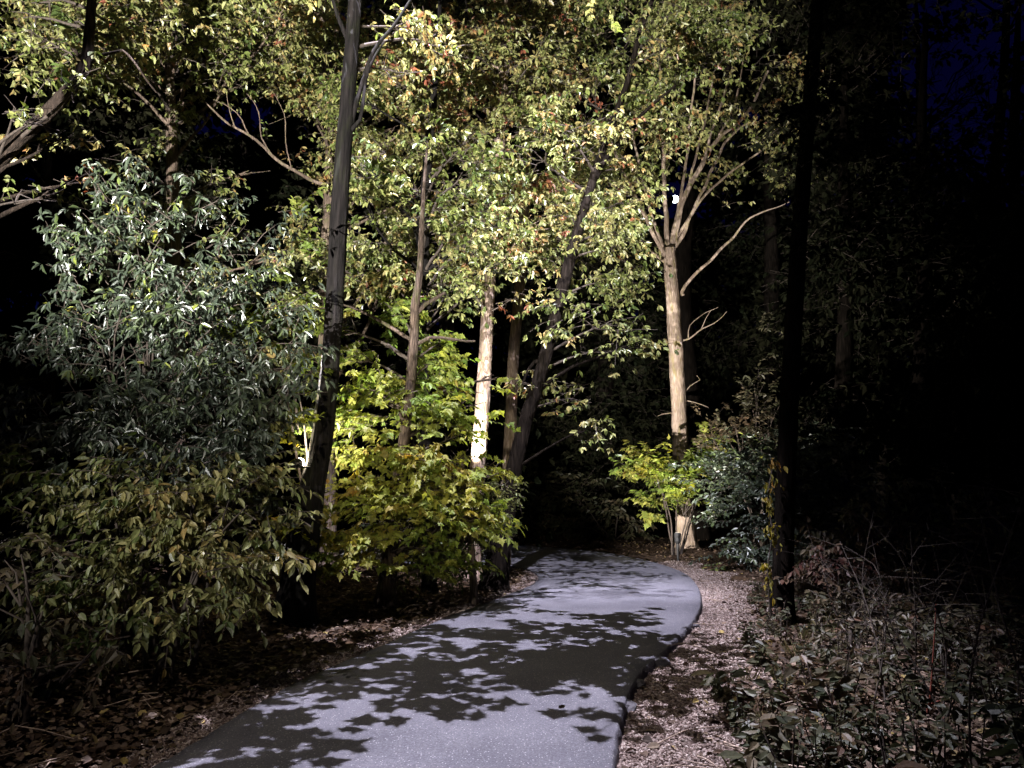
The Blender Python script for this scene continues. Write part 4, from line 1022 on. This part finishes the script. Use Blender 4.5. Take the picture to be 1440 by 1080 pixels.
b = lw(1100, 1075); w_ = weed('broad', b[:2], .34, 'pale broad-leaved weed at the bottom edge right of the chips', 'leafy_weed', None)
w_ = weed('broad', lw(1060, 1060)[:2], .26, 'low green weed at the bottom edge touching the chip strip', 'leafy_weed', None)
b = lw(1072, 1040)
r = thing('dried_flower', (b[0], b[1], float(gz(b[0], b[1]))), 'dried tan flower head on a stalk at lower right', 'weed')
mb = MB(); q = np.array(r.location); top = q + np.array([.0, 0, .24]); tube(mb, [q, top], [.005, .004], 5); mb.build('stem', M['twig'], r, True)
mb = MB(); sprays(mb, top, np.array([.05, .05, .05]), 14, .06, 7, .035, 'round', .72, .05, .2, .8, twig=.002); mb.build('flower_head', [M['dull'], M['twig']], r)
M['redstem'] = plain('red_stalk', (.20, .05, .03), .7, var=.3)
for (pts, lab, rr) in (([(1306, 1078), (1308, 980), (1316, 850)], 'tall thin red-brown stalk in the undergrowth at lower right', .009), ([(1428, 1080), (1432, 1020), (1438, 975)], 'short reddish upright cane at the right edge', .007)):
    Y = 5.6
    P = [at(x, y, Y) for x, y in pts]; P[0][2] = float(gz(P[0][0], P[0][1])) - .02
    mb = MB(); tube(mb, P, [rr, rr * .85, rr * .4], 6, .1, .1, 5, 0, .02)
    e = P[1]; tube(mb, [e * .7 + P[0] * .3, e + np.array([.18, 0, .02]), e + np.array([.3, .05, .12])], [rr * .5, rr * .35, rr * .2], 4, .1)
    tag(mb.build('bare_cane', M['redstem'], None, True, origin=P[0]), lab, 'cane')
# left side: a few small plants in the litter
for i, (px, py, h, lb) in enumerate([(215, 920, .3, 'small pale-leaved plant in the litter left of the path'), (60, 1000, .28, 'dim small plant at the lower left corner'), (300, 905, .2, 'tiny plant in the litter below the drooping shrub'), (20, 905, .35, 'dim plant at the left edge above the corner')]):
    weed('broad' if i != 2 else 'small', gnd(px, py, 0)[:2], h, lb, 'seedling_plant', None)

# ------------------------------------------------------------------ kerb stones where the edge is broken, one leaf on the path
M['stone'] = plain('dark_stone', (.07, .066, .075), .9, var=.5, scale=25)


def stone(p, s, lab):
    m = MB(); V = []; sd = rng.uniform(0, 20)
    nu, nv = 12, 8
    for i in range(nv + 1):
        for j in range(nu):
            a, t = j * 2 * math.pi / nu, i * math.pi / nv
            v = Vector((math.sin(t) * math.cos(a), math.sin(t) * math.sin(a), math.cos(t)))
            k = 1 + .35 * noise.noise(v * 1.6 + Vector((sd, 0, 0))) + .12 * noise.noise(v * 5 + Vector((sd, 0, 0)))
            v = v * k
            V.append((v.x * s[0] + p[0], v.y * s[1] + p[1], max(-.9, min(.75, v.z)) * s[2] + p[2]))
    f = [(i * nu + j, i * nu + (j + 1) % nu, (i + 1) * nu + (j + 1) % nu, (i + 1) * nu + j) for i in range(nv) for j in range(nu)]
    m.add(np.array(V), [x[::-1] for x in f])
    tag(m.build('edge_stone', M['stone'], None, False, origin=p), lab, 'stone', 'broken pieces along the path edge')


for (px, py, s, lab) in [(922, 938, (.15, .11, .075), 'largest dark stone lying against the broken path edge'), (893, 968, (.10, .12, .07), 'dark stone next to the shaded path edge, nearer than the largest'), (972, 884, (.11, .09, .06), 'small dark stone at the far end of the broken edge'), (880, 1000, (.08, .12, .06), 'nearest low dark stone tucked under the path edge')]:
    q = gnd(px, py, -.1); q[2] = float(gz(q[0], q[1])) + .02
    stone(q, s, lab)
q = gnd(785, 998, .02)
mb = MB(); put_leaves(mb, q[None] + np.array([[0, 0, .012]]), np.array([[1., .3, .25]]), np.array([[.1, -.6, 1.]]), np.array([.06]), np.array([.2]), np.array([.2]), 'round')
tag(mb.build('fallen_leaf', [M['litter']], None, origin=q), 'single dark fallen leaf on the bare asphalt', 'leaf')

# ------------------------------------------------------------------ lamps and posts
M['metal'] = plain('dark_metal', (.010, .010, .011), .6, .3)
M['conduit'] = plain('pale_pipe', (.62, .58, .52), .5, 0, var=.1)
M['lens'] = glow('lamp_lens', (1, .86, .62), 300)
M['lens2'] = glow('spot_lens', (1, .9, .75), 2)
M['white'] = plain('white_cap', (.62, .58, .52), .5, 0, var=.12)
LP = at(421, 651, 9.12)
aim2 = nrm(at(680, 560, 13.9) - LP)
root = thing('flood_lamp', LP, 'small glowing floodlight on the left of the tall dark trunk', 'lamp')
mb = MB(); lathe(mb, LP - aim2 * .15, aim2, [(0, .03), (.02, .05), (.12, .055), (.15, .06)]); mb.build('housing', M['metal'], root)
mb = MB(); lathe(mb, LP + aim2 * .002, aim2, [(0, .058), (.025, .054), (.045, .036), (.055, .012)]); mb.build('lens', M['lens'], root)
mb = MB(); tube(mb, [LP - aim2 * .08, LP + np.array([.06, -.03, -.05]), LP + np.array([.16, -.05, -.05])], [.014, .014, .014], 6); mb.build('bracket', M['metal'], root)
cp = [at(432, 655, 9.12), at(438, 620, 9.12), at(446, 565, 9.12), at(452, 520, 9.12), at(454, 500, 9.14)]
mb = MB(); tube(mb, cp, [.016] * 5, 8, .1)
tag(mb.build('cable_conduit', M['conduit'], None, True, origin=cp[0]), 'thin pale pipe running up the trunk above the floodlight', 'pipe')
# ground spotlight at the pale tree
up0 = at(953, 770, 18.0); zg = float(gz(up0[0], up0[1]))
root = thing('ground_spotlight', (up0[0], up0[1], zg), 'dark ground spotlight on a stake at the foot of the yellow shrub', 'lamp')
ua = nrm(at(950, 300, 21) - np.array([up0[0], up0[1], zg + .6]))
mb = MB(); tube(mb, [np.array([up0[0], up0[1], zg - .05]), np.array([up0[0], up0[1], zg + .45])], [.03, .03], 8); mb.build('stake', M['metal'], root)
uh = np.array([up0[0], up0[1], zg + .45])
mb = MB(); lathe(mb, uh - ua * .05, ua, [(0, .03), (.05, .07), (.24, .085), (.25, .085)]); mb.build('housing', M['metal'], root)
mb = MB(); lathe(mb, uh + ua * .205, ua, [(0, .07), (.004, .07)]); mb.build('lens', M['lens2'], root)
# little marker post at the inside of the bend
mp_ = gnd(716, 803, 0); zg = float(gz(mp_[0], mp_[1]))
root = thing('marker_post', (mp_[0], mp_[1], zg), 'slim dark post with a white pointed cap beside the leaning trunk', 'post')
mb = MB(); tube(mb, [np.array([mp_[0], mp_[1], zg - .05]), np.array([mp_[0], mp_[1], zg + .36])], [.022, .022], 8); mb.build('post', M['metal'], root)
mb = MB(); lathe(mb, np.array([mp_[0], mp_[1], zg + .36]), (0, 0, 1), [(0, .05), (.02, .048), (.14, .026), (.17, .026), (.20, .03), (.215, .01)]); mb.build('cap', M['white'], root)

# ------------------------------------------------------------------ dark woods behind
def bare_tree(px0, Y, h_px, lab, lean=0, seed=1):
    r_ = random.Random(seed)
    b = at(px0, 740, Y); b[2] = 0.0
    root = thing('bare_tree', b, lab, 'tree', 'bare trees against the dusk sky')
    tr = MB(); top = at(px0 + lean, h_px, Y)
    P = [b, b * .6 + top * .4 + np.array([r_.uniform(-.3, .3), 0, 0]), top * .75 + b * .25 + np.array([r_.uniform(-.4, .4), 0, 0]), top]
    tube(tr, P, [.26, .2, .13, .03], 10, .5, .06, 5); tr.build('trunk', M['bark_unlit'], root, True)
    br = MB()
    Ps, Rs = smooth_path(P, [.26, .2, .13, .03], .25)

    def grow(p, d, L, r, lv):
        d = nrm(d); e = p + d * L; m = (p + e) / 2 + np.array([r_.gauss(0, .08), r_.gauss(0, .08), r_.gauss(0, .08)]) * L
        tube(br, [p, m, e], [r, r * .75, r * .45], 4 if lv else 5, L / 3)
        if lv < 3:
            for k in range(3 if lv else 4):
                t = r_.uniform(.35, 1)
                q = p * (1 - t) + e * t
                dd = d + np.array([r_.gauss(0, .55), r_.gauss(0, .4), r_.gauss(.15, .45)])
                grow(q, dd, L * r_.uniform(.45, .65), r * .5, lv + 1)
    for k in range(16):
        i = int(len(Ps) * r_.uniform(.35, .98)); a = r_.uniform(0, 6.28)
        grow(Ps[min(i, len(Ps) - 1)], np.array([math.cos(a), math.sin(a) * .6, r_.uniform(.2, .9)]), r_.uniform(1.8, 3.2), .05, 0)
    br.build('branches', M['bark_unlit'], root)['kind'] = 'stuff'
    return root


for i, (px, Y, top, lean, lb) in enumerate([(1225, 26, -120, 20, 'bare black tree left of the dusk sky patch'), (1300, 30, -60, -15, 'bare black tree in the middle of the dusk sky patch'), (1385, 25, -160, 30, 'bare black tree at the right of the dusk sky patch'), (1455, 28, -100, 10, 'bare black tree at the upper right corner'), (1340, 24, 150, -30, 'low bare black tree below the dusk sky patch')]):
    bare_tree(px, Y, top, lb, lean, 11 + i)


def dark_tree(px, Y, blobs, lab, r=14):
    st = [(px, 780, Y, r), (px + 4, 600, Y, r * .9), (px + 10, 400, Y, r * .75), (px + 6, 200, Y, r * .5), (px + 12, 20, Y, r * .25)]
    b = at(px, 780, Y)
    return plant('shadowed_tree', lab, 'tree', b, [st], blobs, dict(len=1.3, nl=14, size=.22, shape='oval', hj=.2, style='whorl', ld=.5, jit=.7), 'far', 'bark_unlit', Y, dens=3.0, sides=12, auto_limbs=False, group='unlit trees in the dark wood')


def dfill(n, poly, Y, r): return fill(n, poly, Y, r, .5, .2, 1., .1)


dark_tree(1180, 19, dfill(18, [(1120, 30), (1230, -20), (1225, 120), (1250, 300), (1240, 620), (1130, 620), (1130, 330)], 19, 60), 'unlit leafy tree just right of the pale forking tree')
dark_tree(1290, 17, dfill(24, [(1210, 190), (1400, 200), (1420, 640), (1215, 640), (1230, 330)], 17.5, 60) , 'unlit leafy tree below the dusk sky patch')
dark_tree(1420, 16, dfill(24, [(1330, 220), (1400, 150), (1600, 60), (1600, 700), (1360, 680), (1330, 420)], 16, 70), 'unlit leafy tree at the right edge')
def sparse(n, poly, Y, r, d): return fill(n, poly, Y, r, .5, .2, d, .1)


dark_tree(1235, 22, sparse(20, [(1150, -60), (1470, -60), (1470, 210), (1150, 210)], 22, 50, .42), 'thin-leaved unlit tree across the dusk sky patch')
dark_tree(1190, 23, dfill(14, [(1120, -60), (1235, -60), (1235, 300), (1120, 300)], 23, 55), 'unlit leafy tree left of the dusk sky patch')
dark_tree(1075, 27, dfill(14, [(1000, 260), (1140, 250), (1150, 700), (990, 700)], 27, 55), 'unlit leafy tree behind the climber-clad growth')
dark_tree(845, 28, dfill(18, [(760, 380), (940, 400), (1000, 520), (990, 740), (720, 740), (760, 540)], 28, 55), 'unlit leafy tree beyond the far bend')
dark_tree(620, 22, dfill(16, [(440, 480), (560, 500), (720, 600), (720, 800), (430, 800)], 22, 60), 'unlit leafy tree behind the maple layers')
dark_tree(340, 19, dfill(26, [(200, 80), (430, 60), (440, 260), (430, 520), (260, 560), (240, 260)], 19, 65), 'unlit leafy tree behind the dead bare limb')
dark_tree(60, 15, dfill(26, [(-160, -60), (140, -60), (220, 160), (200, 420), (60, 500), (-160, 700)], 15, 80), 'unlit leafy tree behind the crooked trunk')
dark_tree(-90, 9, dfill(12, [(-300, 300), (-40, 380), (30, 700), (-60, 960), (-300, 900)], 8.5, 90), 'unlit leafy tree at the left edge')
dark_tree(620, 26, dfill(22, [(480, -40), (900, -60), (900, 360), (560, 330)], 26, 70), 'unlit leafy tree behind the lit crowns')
# the wood beyond, one mass
wood = MB()
for k in range(46):
    px = rng.uniform(-500, 1900); Y = rng.uniform(34, 58)
    b = at(px, 700, Y); b[2] = 0
    tube(wood, [b, b + np.array([rng.normal() * .5, 0, 6.]), b + np.array([rng.normal(), 0, rng.uniform(9, 15)])], [.3, .25, .1], 6, 2., 0)
fr = wood.n
cs = []
for k in range(1100):
    px = rng.uniform(-600, 2000); Y = rng.uniform(32, 60); py = rng.uniform(330, 770)
    if 1210 < px < 1460: py = rng.uniform(330, 770)
    cs.append(at(px, py, Y))
for k in range(620):
    px = rng.uniform(-600, 1215); cs.append(at(px, rng.uniform(-60, 330), rng.uniform(32, 50)))
cs = [c for c in cs if open_view(np.array([c]))[0]]
lw_ = MB()
for c in cs:
    sprays(lw_, c, np.array([2., 1.5, 1.3]), 16, 2.0, 12, .75, 'oval', .5, .3, .2, 0, 'whorl', jit=.8, twig=.02)
for src in (lw_,):
    for V, Fa, L, Mi, H, R in zip(src.V, [None] * 0, [], [], [], []): pass
V = np.concatenate(lw_.V); 
wood.V.append(V); wood.F.append(np.concatenate(lw_.F) + wood.n); wood.L.append(np.concatenate(lw_.L)); wood.n += len(V)
wood.M.append(np.concatenate(lw_.M)); wood.H.append(np.concatenate(lw_.H)); wood.R.append(np.concatenate(lw_.R))
tag(wood.build('forest', [M['far'], M['bark_unlit']]), 'far dark wood', None, None, 'stuff')

# moon
mp = at(949, 280, 320.)
mb = MB(); lathe(mb, mp - np.array([0, 0, 1.7]), (0, 0, 1), [(1.7 - 1.7 * math.cos(t), max(.01, 1.7 * math.sin(t))) for t in np.linspace(0, math.pi, 16)], 24)
M['moon'] = glow('moonlight', (.85, .92, 1), 14)
tag(mb.build('moon', M['moon'], None, True, origin=mp), 'small round white moon seen through the fork of the pale tree', 'moon')

# ------------------------------------------------------------------ light
w = bpy.data.worlds.new('World'); sc.world = w; w.use_nodes = True
nt = w.node_tree; bg = nt.nodes['Background']
sky = nt.nodes.new('ShaderNodeTexSky'); sky.sky_type = 'NISHITA'; sky.sun_disc = False
sky.sun_elevation = math.radians(-2.0); sky.sun_rotation = math.radians(-90); sky.ozone_density = 8.0
tint = nt.nodes.new('ShaderNodeMix'); tint.data_type = 'RGBA'; tint.blend_type = 'MULTIPLY'; tint.inputs[0].default_value = 1
tint.inputs[7].default_value = (1.1, 1.05, 1.2, 1)          # late dusk blue
nt.links.new(sky.outputs[0], tint.inputs[6]); nt.links.new(tint.outputs[2], bg.inputs['Color']); bg.inputs['Strength'].default_value = .10


def lamp(name, kind, loc, energy, col, target=None, size=60, blend=.3, rad=.05):
    l = bpy.data.lights.new(name, kind); l.energy = energy; l.color = col; l.shadow_soft_size = rad
    if kind == 'SPOT': l.spot_size = math.radians(size); l.spot_blend = blend
    o = bpy.data.objects.new(name, l); COL.objects.link(o); o.location = tuple(loc)
    if target is not None:
        o.rotation_euler = (Vector(target) - Vector(loc)).to_track_quat('-Z', 'Y').to_euler()
    return o


lamp('path_lamp', 'SPOT', LAMP, 19500, (.87, .84, 1.0), (-2.7, 8.8, 0), 68, .35, .009)
lamp('bend_lamp', 'SPOT', (1.6, 7.2, 11.5), 14500, (.88, .86, 1.0), (1.2, 15.6, 0), 40, .5, .012)
lamp('side_lamp', 'SPOT', (-4.6, 1.2, 9.5), 1300, (1, .88, .78), (-1.0, 7.4, 0), 38, .6, .05)
lamp('flood_lamp_light', 'SPOT', LP + aim2 * .09, 900, (1, .94, .82), at(670, 430, 14), 100, .9, .04)
lamp('maple_fill_light', 'SPOT', (-.6, -.5, 3.3), 2900, (1, .90, .64), at(575, 600, 10.3), 24, .9, .05)  # added fill from behind the camera to brighten the maple, no fixture
lamp('trunk_spot_light', 'SPOT', at(652, 690, 13.2), 3400, (1, .94, .87), at(678, 545, 13.9), 56, .7, .04)
lamp('spot_light', 'SPOT', uh + ua * .24, 1100, (1, .9, .74), at(945, 250, 21), 80, .6, .05)
lamp('canopy_flood_light', 'SPOT', (-4.6, -4, 3.), 45000, (1, .97, .92), (-2.3, 13, 9.3), 47, .55, .05)
lamp('shrub_fill_light', 'SPOT', (-7, -4, 3.), 5800, (1, .97, .92), at(320, 665, 6.6), 17, .9, .05)  # added off-frame fill to lift the drooping oval-leaf shrub, no fixture
lamp('crown_flood_light', 'SPOT', at(738, 775, 14.5), 7000, (1, .94, .87), at(985, 520, 21), 77, .5, .04)

# ------------------------------------------------------------------ camera
print('FACES', sum(len(o.data.polygons) for o in sc.objects if o.type == 'MESH'), flush=True)
cam = bpy.data.cameras.new('camera'); cam.lens = 26; cam.sensor_width = 36; cam.clip_end = 1500; cam.clip_start = .05
co = bpy.data.objects.new('camera', cam); COL.objects.link(co); co.location = tuple(CAM); co.rotation_euler = (math.radians(90 + 8.2), 0, 0)
sc.camera = co
sc.view_settings.view_transform = 'Standard'; sc.view_settings.look = 'None'; sc.view_settings.exposure = 0; sc.view_settings.gamma = 1
sc.cycles.max_bounces = 5; sc.cycles.diffuse_bounces = 3; sc.cycles.glossy_bounces = 2; sc.cycles.transmission_bounces = 3; sc.cycles.transparent_max_bounces = 4
sc.cycles.use_denoising = True
sc.cycles.sample_clamp_indirect = 4
